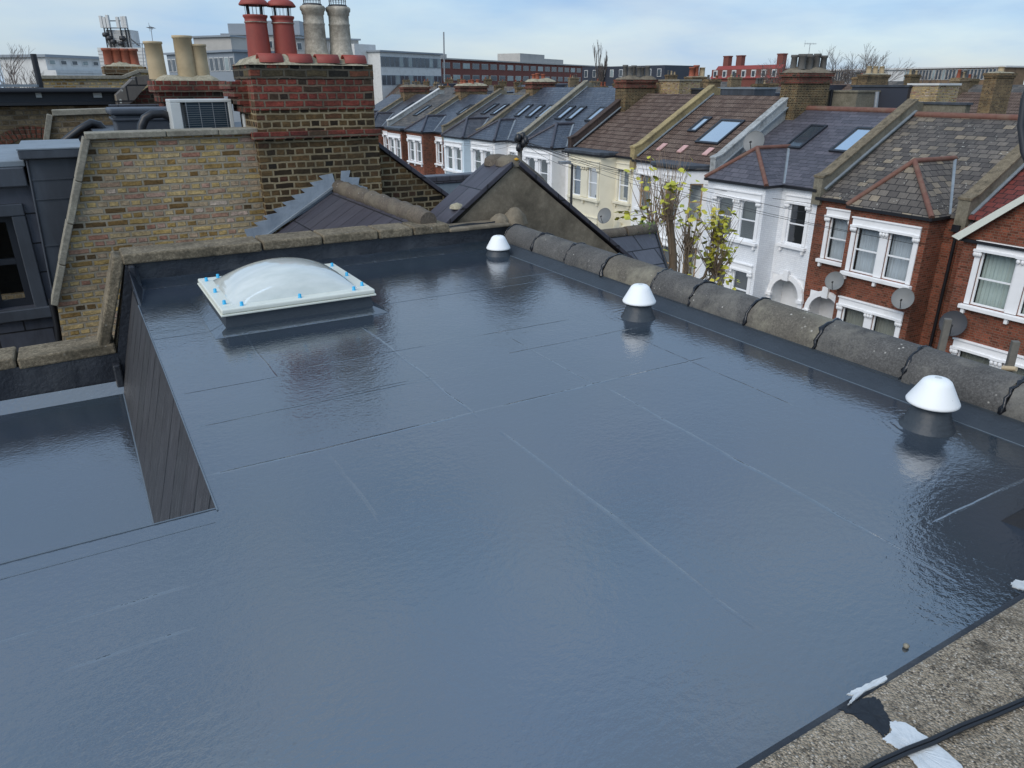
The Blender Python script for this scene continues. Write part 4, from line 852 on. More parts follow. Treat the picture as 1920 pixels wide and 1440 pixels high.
def slope_box(Y0, Y1, xa, za, xb, zb, th): return MB().ext([(xa, Y0, za), (xb, Y0, zb), (xb, Y0, zb-th), (xa, Y0, za-th)], (0, Y1-Y0, 0))
def roofwin(Ya, Yb, xa, xb, ze, zr, par, glass_='skyglass', fm='blackm', lift=.06):
    k = (zr-ze)/(XR-23.1); z = lambda x: ze+(x-23.1)*k
    n = Vector((-k, 0, 1)).normalized(); b = MB()
    def P(x, y, h): return Vector((x, y, z(x)))+n*h
    def fb(xa_, xb_, ya_, yb_, h0, h1): b.ext([P(xa_, ya_, h0), P(xb_, ya_, h0), P(xb_, yb_, h0), P(xa_, yb_, h0)], n*(h1-h0))
    f_ = .09; fb(xa, xa+f_, Ya, Yb, 0, lift+.04); fb(xb-f_, xb, Ya, Yb, 0, lift+.04); fb(xa+f_, xb-f_, Ya, Ya+f_, 0, lift+.04); fb(xa+f_, xb-f_, Yb-f_, Yb, 0, lift+.04)
    o = b.build('roof_window', M[fm], par)
    MB().poly(P(xa+f_, Ya+f_, lift), P(xb-f_, Ya+f_, lift), P(xb-f_, Yb-f_, lift), P(xa+f_, Yb-f_, lift)).build('pane', M[glass_], o)
def house(Y0, ze, zr, wall, roofm, label, bay, b0, b1, hip=True, bayw=None, flatw=None, ridgem=None, ridgeh=.1, wins=None, gf=True, cant=0.0, trim='white', curt='curtain', xb=XB, zapex=None, frame='pvc', door=True, surr=True, curtf=None, hips='slateB', hipm=None, xapex=23.5, arch=True):
    Y1 = Y0+5.25; v1, v0 = ze-.62, ze-2.15; g1, g0 = ze-3.35, ze-4.95
    t = thing('terraced_house', (XF, (Y0+Y1)/2, GZ), label, 'house', 'terraced houses across the street')
    wm = M[wall]; tm = M[trim]
    # main facade, u measured along +Y from Y0
    F = Fr(XF, Y0, (0, 1), (-1, 0)); b = MB(); holes = []
    fl = (0 if b0 > Y0+1 else b1-Y0, b0-Y0 if b0 > Y0+1 else 5.25); fc = (fl[0]+fl[1])/2 if flatw is None else flatw
    fw_ = .4; holes.append((fc-fw_, fc+fw_, v0, v1)); dz0 = GZ+.35; dtop = g1-.05
    holes.append((fc-.75, fc+.75, dz0, dtop))
    holed(b, F, 0, 5.25, GZ, ze, holes, .14)
    b.poly((XF, Y0, GZ), (XE, Y0, GZ), (XE, Y0, ze), (XR, Y0, zr), (XF, Y0, ze)); b.poly((XF, Y1, GZ), (XF, Y1, ze), (XR, Y1, zr), (XE, Y1, ze), (XE, Y1, GZ)); b.poly((XE, Y0, GZ), (XE, Y1, GZ), (XE, Y1, ze), (XE, Y0, ze))
    b.build('wall', wm, t)
    sash(F, fc-fw_, fc+fw_, v0, v1, t, frame); 
    if surr: surround(F, [(fc-fw_, fc+fw_)], v0, v1, t, tm)
    cf = curtf if curtf is not None else curt
    if cf: curtain(F, fc-fw_, fc+fw_, v0, v1, t, cf)
    # porch: arch surround and door
    b = MB(); n = 12; r0_, r1_ = .66, .86; cz = dtop-.75
    for i in range(n):
        a0, a1 = math.pi*i/n, math.pi*(i+1)/n
        F.prism(b, [(fc+r*math.cos(a), cz+r*math.sin(a)) for r, a in ((r0_, a0), (r1_, a0), (r1_, a1), (r0_, a1))], 0.002, .1)
        # spandrel fill behind the arch
        F.prism(b, [(fc+.752*math.cos(a0), cz+.752*math.sin(a0)), (fc+.752*math.cos(a1), cz+.752*math.sin(a1)), (fc+.76*math.cos(a1), dtop+.01), (fc+.76*math.cos(a0), dtop+.01)], -.13, 0.0)
    F.box(b, fc-.12, fc+.12, cz+.62, cz+1.02, .1, .2); F.box(b, fc-.88, fc-.62, cz-.12, cz, 0.002, .16); F.box(b, fc+.62, fc+.88, cz-.12, cz, 0.002, .16)
    F.box(b, fc-.86, fc-.68, dz0, cz-.12, .002, .08); F.box(b, fc+.68, fc+.86, dz0, cz-.12, .002, .08); b.build('porch_arch', tm, t)
    b = MB(); F.box(b, fc-.75, fc+.75, dz0, dtop, -.75, -.7); F.box(b, fc-.8, fc-.75, dz0, dtop, -.7, -.14); F.box(b, fc+.75, fc+.8, dz0, dtop, -.7, -.14); F.box(b, fc-.8, fc+.8, dtop, dtop+.05, -.7, -.14); b.build('porch_lining', M['white'], t)
    b = MB(); F.box(b, fc-.45, fc+.45, dz0, dz0+2.05, -.7, -.63); d_ = b.build('door', plain('door_paint', random.choice([(.04, .1, .09), (.02, .02, .03), (.12, .02, .02)]), .4), t, bevel=.01)
    MB().lathe(F.p(fc+.3, dz0+1.0, -.6), [(.0, -.03), (.03, 0), (0, .03)], 8, cap=False).build('handle', M['steel'], d_)
    # bay
    F2 = Fr(xb, b0+cant, (0, 1), (-1, 0)); bw_ = b1-b0-2*cant
    if bayw is None: bayw = [(.38, bw_/2-.17), (bw_/2+.17, bw_-.38)]
    hl = [(a, c, v0, v1) for a, c in bayw]+[(a, c, g0, g1) for a, c in bayw]
    b = MB(); holed(b, F2, 0, bw_, GZ, ze, hl, .14)
    sides = []
    for s_ in (0, 1):
        if s_ == 0: q0, q1 = Vector((XF, b0)), Vector((xb, b0+cant))
        else: q0, q1 = Vector((xb, b1-cant)), Vector((XF, b1))
        U = q1-q0; Ln = U.length; U.normalize(); Nn = (U.y*-1, U.x) if False else (-U.y, U.x)
        Fs = Fr(q0.x, q0.y, (U.x, U.y), (-U.y, U.x)) 
        if Fs.N.x > 0.01 or (s_ == 0 and Fs.N.y > 0) or (s_ == 1 and Fs.N.y < 0): Fs.N = -Fs.N
        hs = [(Ln/2-.28, Ln/2+.28, v0, v1), (Ln/2-.28, Ln/2+.28, g0, g1)] if cant > .4 else []
        holed(b, Fs, 0, Ln, GZ, ze, hs, .1); sides.append((Fs, Ln, hs))
    b.build('bay_wall', wm, t)
    for a, c in bayw:
        o = sash(F2, a, c, v0, v1, t, frame)
        sash(F2, a, c, g0, g1, t, frame)
        if curt: curtain(F2, a, c, v0 if curt != 'blind' else v1-.75, v1, t, curt, amp=0 if curt == 'blind' else .03)
        curtain(F2, a, c, g0, g1, t, 'taupe', amp=.02)
    for Fs, Ln, hs in sides:
        for h in hs:
            sash(Fs, h[0], h[1], h[2], h[3], t, frame); 
            if curt: curtain(Fs, h[0], h[1], h[2], h[3], t, curt)
    if surr: surround(F2, bayw, v0, v1, t, tm)
    else:
        b = MB(); F2.box(b, 0, bw_, v0-.12, v0-.02, .0, .1); F2.box(b, 0, bw_, v1+.15, v1+.22, 0, .05); b.build('sill', tm, t, bevel=.01)
    surround(F2, bayw, g0, g1, t, tm)
    # roofs
    k = (zr-ze)/(XR-23.1)
    e = slope_box(Y0+.0, Y1-.0, 23.1, ze+.02, XR, zr+.02, .08); e.build('roof', M[roofm], t)
    slope_box(Y0, Y1, XE+.1, ze+.02, XR, zr+.02, .08).build('rear_roof', M[roofm], t)
    if ridgem:
        b = MB(); b.tube([(XR, Y0+.15, zr+.03), (XR, Y1-.15, zr+.03)], .12, 8); b.build('ridge', M[ridgem], t)
    # gutter along the eave
    b = MB(); 
    ya, yb_ = (Y0, b0) if b0 > Y0+1 else (b1, Y1)
    b.box(XF-.18, ya, ze-.1, XF-.02, yb_, ze+.0)
    if cant > .4: 
        b.tube([(XF-.1, b0, ze-.03), (xb-.1, b0+cant, ze-.03), (xb-.1, b1-cant, ze-.03), (XF-.1, b1, ze-.03)], .07, 6)
    else: b.box(xb-.14, b0-.12, ze-.1, xb-.0, b1+.12, ze); b.box(xb, b0-.12, ze-.1, XF, b0-.02, ze)
    b.build('gutter', M['gutter'], t)
    zapex = ze+1.35 if zapex is None else zapex
    ym = (b0+b1)/2; hm = M[hipm or roofm]
    if hip:
        A = Vector((xb-.12, b0+cant-.1, ze)); B = Vector((xb-.12, b1-cant+.1, ze)); P = Vector((xapex, ym+.25, zapex)); Q = Vector((23.1+(zapex-ze)/k, ym+.15, zapex)); C = Vector((XF-.05, b0-.1, ze)); D = Vector((XF-.05, b1+.1, ze))
        b = MB(); b.poly(A, P, B); b.poly(A, C, P); b.poly(C, Q, P); b.poly(B, P, D); b.poly(D, P, Q); b.poly(A, B, D, C); b.build('bay_roof', hm, t)
        rm = M[ridgem or 'slateN']; b = MB(); u_ = Vector((0, 0, .02)); b.tube([A+u_, P+u_], .09, 6); b.tube([B+u_, P+u_], .09, 6); b.tube([P+u_, Q+u_], .09, 6); b.build('hip_tiles', rm, t)
        b = MB(); b.tube([C+Vector((.02, 0, .03)), Q+Vector((0, 0, .02))], .1, 4, flat=.3); b.tube([D+Vector((.02, 0, .03)), Q+Vector((0, 0, .02))], .1, 4, flat=.3); b.build('valley_flashing', M['lead'], t)
    else:
        b = MB(); q = [(XF+.3, b0-.12), (xb-.2, b0+cant-.12), (xb-.2, b1-cant+.12), (XF+.3, b1+.12)]; b.ext([(x, y, ze-.02) for x, y in q], (0, 0, .16)); b.build('bay_roof', M['leaddark'], t, bevel=.03)
    return t
def parapet(Y, ze, zr, mat, label, h=.32, wdt=.3, topmat=None, xr=XR, xf=XF-.15):
    k = (zr-ze)/(XR-23.1); t = thing('party_parapet', (25, Y, ze), label, 'parapet wall', 'party wall parapets between the terrace roofs')
    z = lambda x: ze+(x-23.1)*k
    b = MB(); b.ext([(xf, Y-wdt/2, ze-.45), (xf, Y-wdt/2, z(xf)+h+.1), (xf+.35, Y-wdt/2, z(xf+.35)+h), (xr, Y-wdt/2, z(xr)+h), (xr+.5, Y-wdt/2, z(xr)+h-.1), (xr+.5, Y-wdt/2, z(xr)-.6), (XF+.1, Y-wdt/2, ze-.45)], (0, wdt, 0)); b.build('wall', M[mat], t)
    b = MB(); b.ext([(xf-.03, Y-wdt/2-.03, z(xf)+h+.1), (xf+.35, Y-wdt/2-.03, z(xf+.35)+h+.002), (xr+.05, Y-wdt/2-.03, z(xr)+h+.002), (xr+.05, Y-wdt/2-.03, z(xr)+h+.07), (xf+.35, Y-wdt/2-.03, z(xf+.35)+h+.07), (xf-.03, Y-wdt/2-.03, z(xf)+h+.17)], (0, wdt+.06, 0)); b.build('coping', M[topmat or mat], t)
    b = MB(); b.ext([(XF, Y-wdt/2-.1, z(XF)+.04), (xr, Y-wdt/2-.1, z(xr)+.04), (xr, Y-wdt/2-.1, z(xr)+.09), (XF, Y-wdt/2-.1, z(XF)+.09)], (0, .1, 0)); b.build('soaker', M['lead'], t)
YY = [12.4+5.25*i for i in range(-1, 14)]
# H1 red brick with mottled slate
h1 = house(12.4, -3.72, -1.05, 'redbrick', 'slateG', 'red brick terraced house with lichen spotted mottled slate hipped bay roof', 'R', 12.88, 15.62, ridgem='terra', bayw=[(.35, 1.22), (1.5, 2.4)], zapex=-2.27, flatw=4.2, curt='curtain')
h2 = house(17.65, -3.47, -.95, 'whitebrick', 'slateP', 'white painted brick terraced house with purple slate roof and grey blinds in its bay', 'L', 19.3, 22.3, ridgem='terra', bayw=[(.3, 1.15), (1.5, 2.4)], zapex=-2.3, flatw=.5+.3, curt='blind', curtf=False)
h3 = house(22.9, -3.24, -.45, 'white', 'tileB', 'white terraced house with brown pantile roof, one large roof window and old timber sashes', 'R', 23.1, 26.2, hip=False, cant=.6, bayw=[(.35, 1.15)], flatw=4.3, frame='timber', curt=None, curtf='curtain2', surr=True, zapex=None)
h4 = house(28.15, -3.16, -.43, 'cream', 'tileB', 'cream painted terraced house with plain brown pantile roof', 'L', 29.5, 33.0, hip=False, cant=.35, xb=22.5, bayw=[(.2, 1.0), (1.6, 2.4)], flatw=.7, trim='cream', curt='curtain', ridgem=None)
h5 = house(33.4, -3.08, -.13, 'white', 'slateB', 'white terraced house with blue black slate roof, directly left of the cream house', 'R', 33.9, 36.9, zapex=-2.0, xapex=23.7, curt=None, flatw=4.4)
h6 = house(38.65, -3.08, -.13, 'white', 'slateB', 'white blue-black-slated terraced house whose bay shows left of the telegraph pole', 'L', 40.2, 43.4, zapex=-2.0, xapex=23.7, flatw=.8, curt='curtain2')
h7 = house(43.9, -3.14, -.62, 'bluewhite', 'slateD', 'pale blue white terraced house with dark slate roof and three roof windows', 'R', 44.4, 47.4, zapex=-2.05, flatw=4.3, curt='curtain2')
h8 = house(49.15, -3.1, -.66, 'redbrick', 'slateB', 'red brick terraced house with white window surrounds, fourth hipped bay from the telegraph pole', 'L', 50.9, 53.9, zapex=-2.1, flatw=.9, curt='curtain2')
h9 = house(54.4, -3.15, -.7, 'redbrick', 'farroof', 'red brick terraced house with grey tiled roof and no hip, far along the row', 'R', 54.9, 57.9, hip=False, flatw=4.3, curt='curtain2')
h10 = house(59.65, -3.2, -.75, 'redbrick', 'slateD', 'red brick dark slated terraced house immediately left of the far grey tiled one', 'L', 61.3, 64.3, zapex=-2.2, flatw=.9, curt=None)
h11 = house(64.9, -3.25, -.8, 'redbrick', 'slateD', 'farthest terraced house of the row, mostly hidden behind the tall stack', 'R', 65.4, 68.4, zapex=-2.2, flatw=4.3, curt=None)
# roof windows
roofwin(24.1, 25.5, 24.45, 26.0, -3.24, -.45, h3, 'skyglass')
roofwin(26.2, 26.75, 25.1, 26.1, -3.24, -.45, h3, 'skyglass')
pink = plain('pink_plastic_tile', (.55, .33, .3), .6)
for yv in (24.0, 25.6, 27.0):
    k = 2.79/4.6; x = 23.75; MB().ext([(x, yv, -3.24+(x-23.1)*k+.045), (x+.42, yv, -3.24+(x+.42-23.1)*k+.045), (x+.42, yv+.3, -3.24+(x+.42-23.1)*k+.045), (x, yv+.3, -3.24+(x-23.1)*k+.045)], (0, 0, .05)).build('vent_tile', pink, h3)
roofwin(20.3, 21.1, 25.1, 26.6, -3.47, -.95, h2, 'skyglassd'); roofwin(18.0, 18.95, 25.1, 26.6, -3.47, -.95, h2)
for y_ in (34.2, 36.1, 37.2): roofwin(y_, y_+.62, 25.0, 26.1, -3.08, -.13, h5)
for y_ in (39.3, 40.5, 41.9): roofwin(y_, y_+.62, 25.0, 26.1, -3.08, -.13, h6)
for y_ in (44.6, 45.8, 47.2): roofwin(y_, y_+.62, 25.4, 26.6, -3.14, -.62, h7, 'skyglass' if y_ < 47 else 'skyglassd')
roofwin(50.5, 51.2, 25.2, 26.4, -3.1, -.66, h8, 'skyglassd'); roofwin(55.4, 56.1, 25.4, 26.5, -3.15, -.7, h9); roofwin(57.4, 58.2, 24.7, 26.1, -3.15, -.7, h9, 'skyglassd'); roofwin(61.4, 62.1, 25.4, 26.5, -3.2, -.75, h10, 'skyglassd')
PP = [(12.4, -3.72, -1.05, 'renderg', 'mossy cement parapet at the right of the mottled slate roof', 'coping', .45, .36), (17.65, -3.55, -.95, 'renderg', 'grey cement parapet between the purple slate roof and the mottled slate roof', 'coping', .42, .36),
      (22.9, -3.3, -.45, 'renderw', 'stained white parapet between the brown pantiles and the purple slates', 'renderw', .42, .3), (28.15, -3.2, -.44, 'rendery', 'ochre yellow parapet between the two brown pantiled roofs', 'rendery', .4, .32),
      (33.4, -3.1, -.2, 'renderd', 'dark brown parapet between the cream house and the blue black slates', 'renderd', .42, .3), (38.65, -3.08, -.13, 'renderg', 'pale capped parapet between the two blue black slate roofs', 'coping2', .35, .34),
      (43.9, -3.1, -.35, 'renderg', 'mossy parapet left of the second blue black slate roof', 'coping', .35, .3), (49.15, -3.1, -.62, 'renderg', 'mossy grey parapet between the pale blue house and the red house', 'coping', .35, .3),
      (54.4, -3.1, -.66, 'renderg', 'plain parapet at the right of the far grey tiled roof', 'coping', .35, .3), (59.65, -3.15, -.7, 'renderw', 'white capped parapet at the left of the far grey tiled roof', 'farwhite', .4, .3), (64.9, -3.2, -.75, 'renderg', 'farthest parapet, just right of the tall stack', 'coping', .35, .3)]
for Y, ze, zr, mt_, lb, tm_, hh, wd in PP: parapet(Y, ze, zr, mt_, lb, hh, wd, tm_)

# H0 with gabled bay at the right edge
t = thing('gabled_house', (XF, 9.7, GZ), 'red brick house with red tiled gable and big white sash windows, right edge', 'house')
ze = -3.95; F2 = Fr(XB, 7.15, (0, 1), (-1, 0)); b = MB(); v0, v1, g0, g1 = -6.02, -4.42, -9.0, -7.4
wn = [(1.2, 2.1), (2.35, 3.1), (3.3, 4.12)]; wn = [(1.0, 1.85), (2.0, 2.85), (3.12, 4.1)]
wn = [(1.75, 2.7), (3.02, 4.02)]
holed(b, F2, 0, 4.6, GZ, ze, [(a, c, v0, v1) for a, c in wn]+[(a, c, g0, g1) for a, c in wn], .14)
b.poly(F2.p(0, ze), F2.p(2.3, ze+1.95), F2.p(4.6, ze)); b.box(XB+.001, 7.15, GZ, XF, 7.2, ze); b.poly((XF, 11.75, GZ), (XB, 11.75, GZ), (XB, 11.75, ze), (XF, 11.75, ze))
b.box(XF, 7.15, GZ, XE, 12.38, ze); b.build('wall', M['redbrick'], t)
surround(F2, wn, v0, v1, t, M['white'], .28); surround(F2, wn, g0, g1, t, M['white'], .3)
for a, c in wn: sash(F2, a, c, v0, v1, t); sash(F2, a, c, g0, g1, t); curtain(F2, a, c, v0, v1, t, 'curtain2'); curtain(F2, a, c, g0, g1, t, 'taupe')
b = MB(); zz = ze+2.0
b.ext([(XB-.25, 7.0-.25, ze-.1), (XB-.25, 9.45, zz), (XB-.25, 9.45, zz-.12), (XB-.25, 7.0-.1, ze-.25)], (4.6, 0, 0)); b.ext([(XB-.25, 11.95, ze-.1), (XB-.25, 9.45, zz), (XB-.25, 9.45, zz-.12), (XB-.25, 11.8, ze-.25)], (4.6, 0, 0)); b.build('gable_roof', M['tileR'], t)
b = MB(); b.ext([(XB-.3, 11.98, ze-.16), (XB-.3, 9.45, zz-.03), (XB-.3, 9.45, zz-.22), (XB-.3, 11.75, ze-.24)], (.06, 0, 0)); b.ext([(XB-.3, 6.9, ze-.16), (XB-.3, 9.45, zz-.03), (XB-.3, 9.45, zz-.22), (XB-.3, 7.1, ze-.24)], (.06, 0, 0)); b.build('bargeboard', M['skyframe'], t)
b = MB(); F2.box(b, -.1, 4.7, ze-.28, ze-.2, 0, .14); b.build('string_course', M['gutter'], t)
slope_box(7.1, 12.2, 23.1, ze+.3, XR, -1.3, .1).build('roof', M['tileR'], t); slope_box(7.1, 12.2, XE, ze+.3, XR, -1.3, .1).build('rear_roof', M['tileR'], t)
b = MB(); b.ext([(XF-.0, 11.95, ze-.05), (XR, 11.95, -1.2), (XR, 12.22, -1.2), (XF, 12.22, ze-.05)], (0, 0, .05)); b.build('lead_gutter', M['lead'], t)
def dpipe(x, y, z0, z1, label): b = MB(); b.tube([(x, y, z0), (x, y, z1)], .05, 8); b.box(x-.12, y-.12, z0-.2, x+.12, y+.12, z0); tag(b.build('downpipe', M['black']), label, 'pipe')
dpipe(XF-.1, 12.45, -3.95, GZ, 'black downpipe between the two red brick houses at the right'); dpipe(XF-.1, 33.35, -3.2, GZ, 'black downpipe between the cream house and the next white house')

# stacks on the terrace ridge
def rstack(Y, x0, x1, zt_, mat, npots, label, potm='potgrey', poth=.6, wY=.9, potr=.14, zcap=.25):
    t = thing('chimney_stack', ((x0+x1)/2, Y, -4), label, 'chimney', 'chimney stacks on the terrace ridge')
    b = MB(); b.box(x0, Y-wY/2, -4, x1, Y+wY/2, zt_-.55); b.build('shaft', M[mat], t)
    b = MB(); b.box(x0-.06, Y-wY/2-.06, zt_-.55, x1+.06, Y+wY/2+.06, zt_-.42); b.box(x0-.02, Y-wY/2-.02, zt_-.42, x1+.02, Y+wY/2+.02, zt_-.28); b.box(x0-.1, Y-wY/2-.1, zt_-.28, x1+.1, Y+wY/2+.1, zt_-.12); b.build('corbel', M['chimred'], t)
    lump(x0-.12, x1+.12, Y-wY/2-.12, Y+wY/2+.12, zt_-.14, zcap, int(Y*10), 14, 8).build('flaunching', M['render'] if potm == 'potgrey' else M['flaunch'], t)
    n = npots; 
    for k in range(n):
        x = x0+.12+(x1-x0-.24)*((k//2)+.5)/((n+1)//2); y = Y+(-.22 if k % 2 else .22); h_ = poth*random.uniform(.88, 1.08)
        b = MB(); b.lathe((x, y, zt_), [(potr*1.1, 0), (potr*.95, .1), (potr*.88, h_*.8), (potr*1.1, h_*.85), (potr*1.1, h_), (potr*.75, h_)], 14); b.build('chimney_pot', M[potm], t)
rstack(22.75, 26.9, 28.9, .62, 'chim', 8, 'large corbelled brick stack with a cluster of grey pots right of centre')
rstack(33.3, 26.2, 28.2, .42, 'chim', 6, 'brick stack with grey pots at the right end of the blue black slate roofs', poth=.55)
rstack(43.8, 26.9, 28.6, .35, 'browned', 3, 'brown stack with two orange pots between blue black slates and the third slate roof', 'pototh', .35)
rstack(54.3, 26.9, 29.2, .1, 'browned', 5, 'long brown stack with short orange and black pots behind the far houses', 'pototh', .3)
rstack(64.8, 26.6, 29.0, .0, 'browned', 5, 'farthest brown stack of the row, just right of the tall stack', 'potgrey', .25)
rstack(12.3, 28.6, 30.2, -.1, 'browned', 2, 'brown brick stack with two buff pots at the right edge of the photo', 'potbuff', .35)

# rear parts seen over the ridge of the purple and mottled slate roofs
def blk(name, mat, x0, x1, yt_, yb_, Yx, label, cat, dep=1.5, X=None, copm=None):
    """block whose street side lies on plane X, between photo columns x0..x1"""
    a = W(x0, yt_, X=X); c = W(x1, yt_, X=X); zt_ = (a.z+c.z)/2; z0 = GZ if yb_ is None else W((x0+x1)/2, yb_, X=X).z
    t = thing(name, (X, (a.y+c.y)/2, z0), label, cat)
    MB().box(X, a.y, z0, X+dep, c.y, zt_).build('wall', M[mat], t)
    if copm: MB().box(X-.05, min(a.y, c.y)-.05, zt_, X+dep+.05, max(a.y, c.y)+.05, zt_+.08).build('coping', M[copm], t)
    return t
blk('rear_wall', 'renderg', 1530, 1608, 173, None, 0, 'grey rendered upstand with a dark pipe behind the purple slate roof', 'wall', X=29.5, copm='renderg')
blk('rear_dormer', 'fardark', 1598, 1704, 163, None, 0, 'dark flat roofed rear dormer beyond the purple slate roof', 'dormer', X=31, copm='leaddark')
blk('rear_brick_wall', 'stock', 1704, 1760, 160, None, 0, 'yellow brick rear wall with white coping above the ridge', 'wall', X=31.2, copm='farwhite')
blk('rear_parapet', 'renderg', 1715, 1812, 196, None, 0, 'long low cement parapet with dark capping at the top of the mottled slate roof', 'wall', X=28.2, dep=.3, copm='leaddark')
blk('rear_dormer', 'blackm', 1275, 1315, 168, None, 0, 'small black rear dormer between the yellow brick block and the ochre parapet', 'dormer', X=29.5, copm='leaddark')
blk('rear_dormer', 'leaddark', 1335, 1415, 167, None, 0, 'low grey lead rear dormer above the pantiled roof with the large roof window', 'dormer', X=29.5, copm='lead')
blk('rear_brick_wall', 'stock', 1222, 1274, 152, None, 0, 'square yellow brick block right of the stack with six grey pots', 'wall', X=28.6, copm='coping2')
blk('rear_wall', 'renderg', 925, 975, 176, None, 0, 'low brown rear parapet above the third slate roof', 'wall', X=28.6)
b = MB(); a = W(1645, 195, X=28.3); b.tube([a-Vector((0, 0, .8)), W(1645, 172, X=28.3)], .08, 8); tag(b.build('flue_pipe', M['steel']), 'short grey flue pipe standing above the purple slate ridge', 'pipe')
b = MB(); a = W(1556, 198, X=29.4); b.tube([a-Vector((0, 0, .6)), W(1560, 168, X=29.4)], .07, 8); tag(b.build('flue_pipe', M['black']), 'short black pipe on the grey rendered upstand beside the large stack', 'pipe')
# streets of roofs behind
def gablerow(X, Y, wY, dX, ze_, zr_, roofm_, wallm, label, dormer=False):
    t = thing('background_house', (X, Y, GZ), label, 'house', 'roofs of the streets behind the terrace')
    b = MB(); b.box(X, Y, GZ, X+dX, Y+wY, ze_); b.ext([(X, Y+.01, ze_), (X+dX, Y+.01, ze_), (X+dX/2, Y+.01, zr_-.05)], (0, wY-.02, 0)); b.build('wall', M[wallm], t)
    b = MB(); b.ext([(X-.2, Y, ze_-.1), (X+dX/2, Y, zr_), (X+dX/2, Y, zr_-.12), (X-.2, Y, ze_-.22)], (0, wY, 0)); b.ext([(X+dX+.2, Y, ze_-.1), (X+dX/2, Y, zr_), (X+dX/2, Y, zr_-.12), (X+dX+.2, Y, ze_-.22)], (0, wY, 0)); b.build('roof', M[roofm_], t)
    if dormer:
        b = MB(); b.box(X+1.0, Y+1.2, ze_, X+dX/2, Y+wY-1.2, zr_-.1); d_ = b.build('dormer', M['fardark'], t)
        for k in range(2): MB().box(X+.96, Y+1.5+k*1.3, ze_+.7, X+1.0, Y+2.3+k*1.3, zr_-.4).build('window', M['farwhite'], d_)
    b = MB(); cw = random.uniform(.6, .95); chh = random.uniform(.35, .95); b.box(X+dX/2-cw, Y-.3, ze_, X+dX/2+cw, Y+.3, zr_+chh); b.box(X+dX/2-cw-.07, Y-.37, zr_+chh-.22, X+dX/2+cw+.07, Y+.37, zr_+chh-.08); c_ = b.build('chimney', M[random.choice(['browned', 'browned', 'oldbrick', 'chim'])], t)
    npot = random.randint(1, 4)
    for k in range(npot):
        ph = random.uniform(.25, .5); MB().lathe((X+dX/2-cw+.25+k*(2*cw-.5)/max(1, npot-1) if npot > 1 else X+dX/2, Y, zr_+chh), [(.13, 0), (.1, ph*.85), (.125, ph*.9), (.12, ph), (.08, ph)], 8).build('chimney_pot', M[random.choice(['pototh', 'potgrey', 'potbuff', 'potgrey'])], c_)
adj = ['near', 'middle', 'far']
nbk = 0
cols_ = ['grey', 'dark', 'brown']
for row, (X, zr_, ya, yb_) in enumerate(((47, -.35, 24, 110), (66, .15, 34, 170))):
    Y = ya; k = 0
    while Y < yb_:
        rm_ = random.choice(['farroof', 'slateB', 'farroof', 'tileB', 'slateG']); 
        g = gablerow(X, Y, 5.6, 8.5, zr_-2.6, zr_+random.uniform(-.35, .3), rm_, random.choice(['farbrown', 'farbrown', 'farred', 'browned']), {'farroof': 'weathered grey', 'slateB': 'blue black slate', 'tileB': 'brown tiled', 'slateG': 'mottled slate'}[rm_]+' roofed house in the '+('nearer' if row == 0 else 'farther')+' back street behind the terrace', random.random() < .25)
        Y += 5.6; k += 1

# small stacks/pots visible in mid distance on the right
stack(1628, 1670, 138, 34, 'browned', [(1638, .34, .5, 'potbuff'), (1650, .34, .5, 'potbuff'), (1662, .34, .5, 'potbuff')], 'brown stack with three cream pots in front of the long glazed building', depth=.8)
stack(1298, 1330, 143, 62, 'browned', [(1304, .6, .9, 'pototh'), (1312, .6, 1.1, 'pototh'), (1323, .6, .9, 'potbuff')], 'small stack with red and white pots beside the red roofed school building', depth=1.2)
stack(1873, 1908, 135, 24, 'browned', [(1890, .3, .3, 'potbuff')], 'brown stack at the right edge below the big dark dish', depth=.8)

# ================================================================= skyline
def fbuild(name, p0, p1, zt_, mat, rows, ncol, label, cat='building', dep=14, zb=GZ, wmat='farglass', wfrac=.75, rh=None, bandh=3.0, hfrac=.5, top=None, frame=None, start=.9, wlist=None, maxw=90):
    a = W(p0[0], p0[1], Z=zt_); c = W(p1[0], p1[1], Z=zt_)
    return fb2(name, a, c, zt_, mat, rows, ncol, label, cat, dep, zb, wmat, wfrac, bandh, hfrac, top, frame, start)
def fb2(name, a, c, zt_, mat, rows, ncol, label, cat='building', dep=14, zb=GZ, wmat='farglass', wfrac=.75, bandh=3.0, hfrac=.5, top=None, frame=None, start=.9):
    U = Vector((c.x-a.x, c.y-a.y, 0)); Ln = U.length; U.normalize(); Nn = Vector((U.y, -U.x, 0))
    if Nn.dot(a) > 0: Nn = -Nn
    F = Fr(a.x, a.y, (U.x, U.y), (Nn.x, Nn.y)); t = thing(name, ((a.x+c.x)/2, (a.y+c.y)/2, zb), label, cat)
    b = MB(); F.box(b, 0, Ln, zb, zt_, -dep, 0); b.build('wall', M[mat], t)
    if top: b = MB(); F.box(b, -.4, Ln+.4, zt_, zt_+.35, -dep, .5); b.build('roof_edge', M[top], t)
    for r in range(rows):
        vt = zt_-start-r*bandh; vb = vt-bandh*hfrac
        for k in range(ncol):
            u0 = Ln*(k+.5-wfrac/2)/ncol; u1 = Ln*(k+.5+wfrac/2)/ncol; b = MB()
            F.box(b, u0, u1, vb, vt, .02, .1); 
            o = b.build('window', M[frame or 'farwhite'], t)
            fw_ = min(.12, (u1-u0)*.1); b = MB(); F.box(b, u0+fw_, u1-fw_, vb+.1, vt-.1, .1, .13); b.build('pane', M[wmat if random.random() < .75 else 'farglassl'], o)
    return t, F, Ln
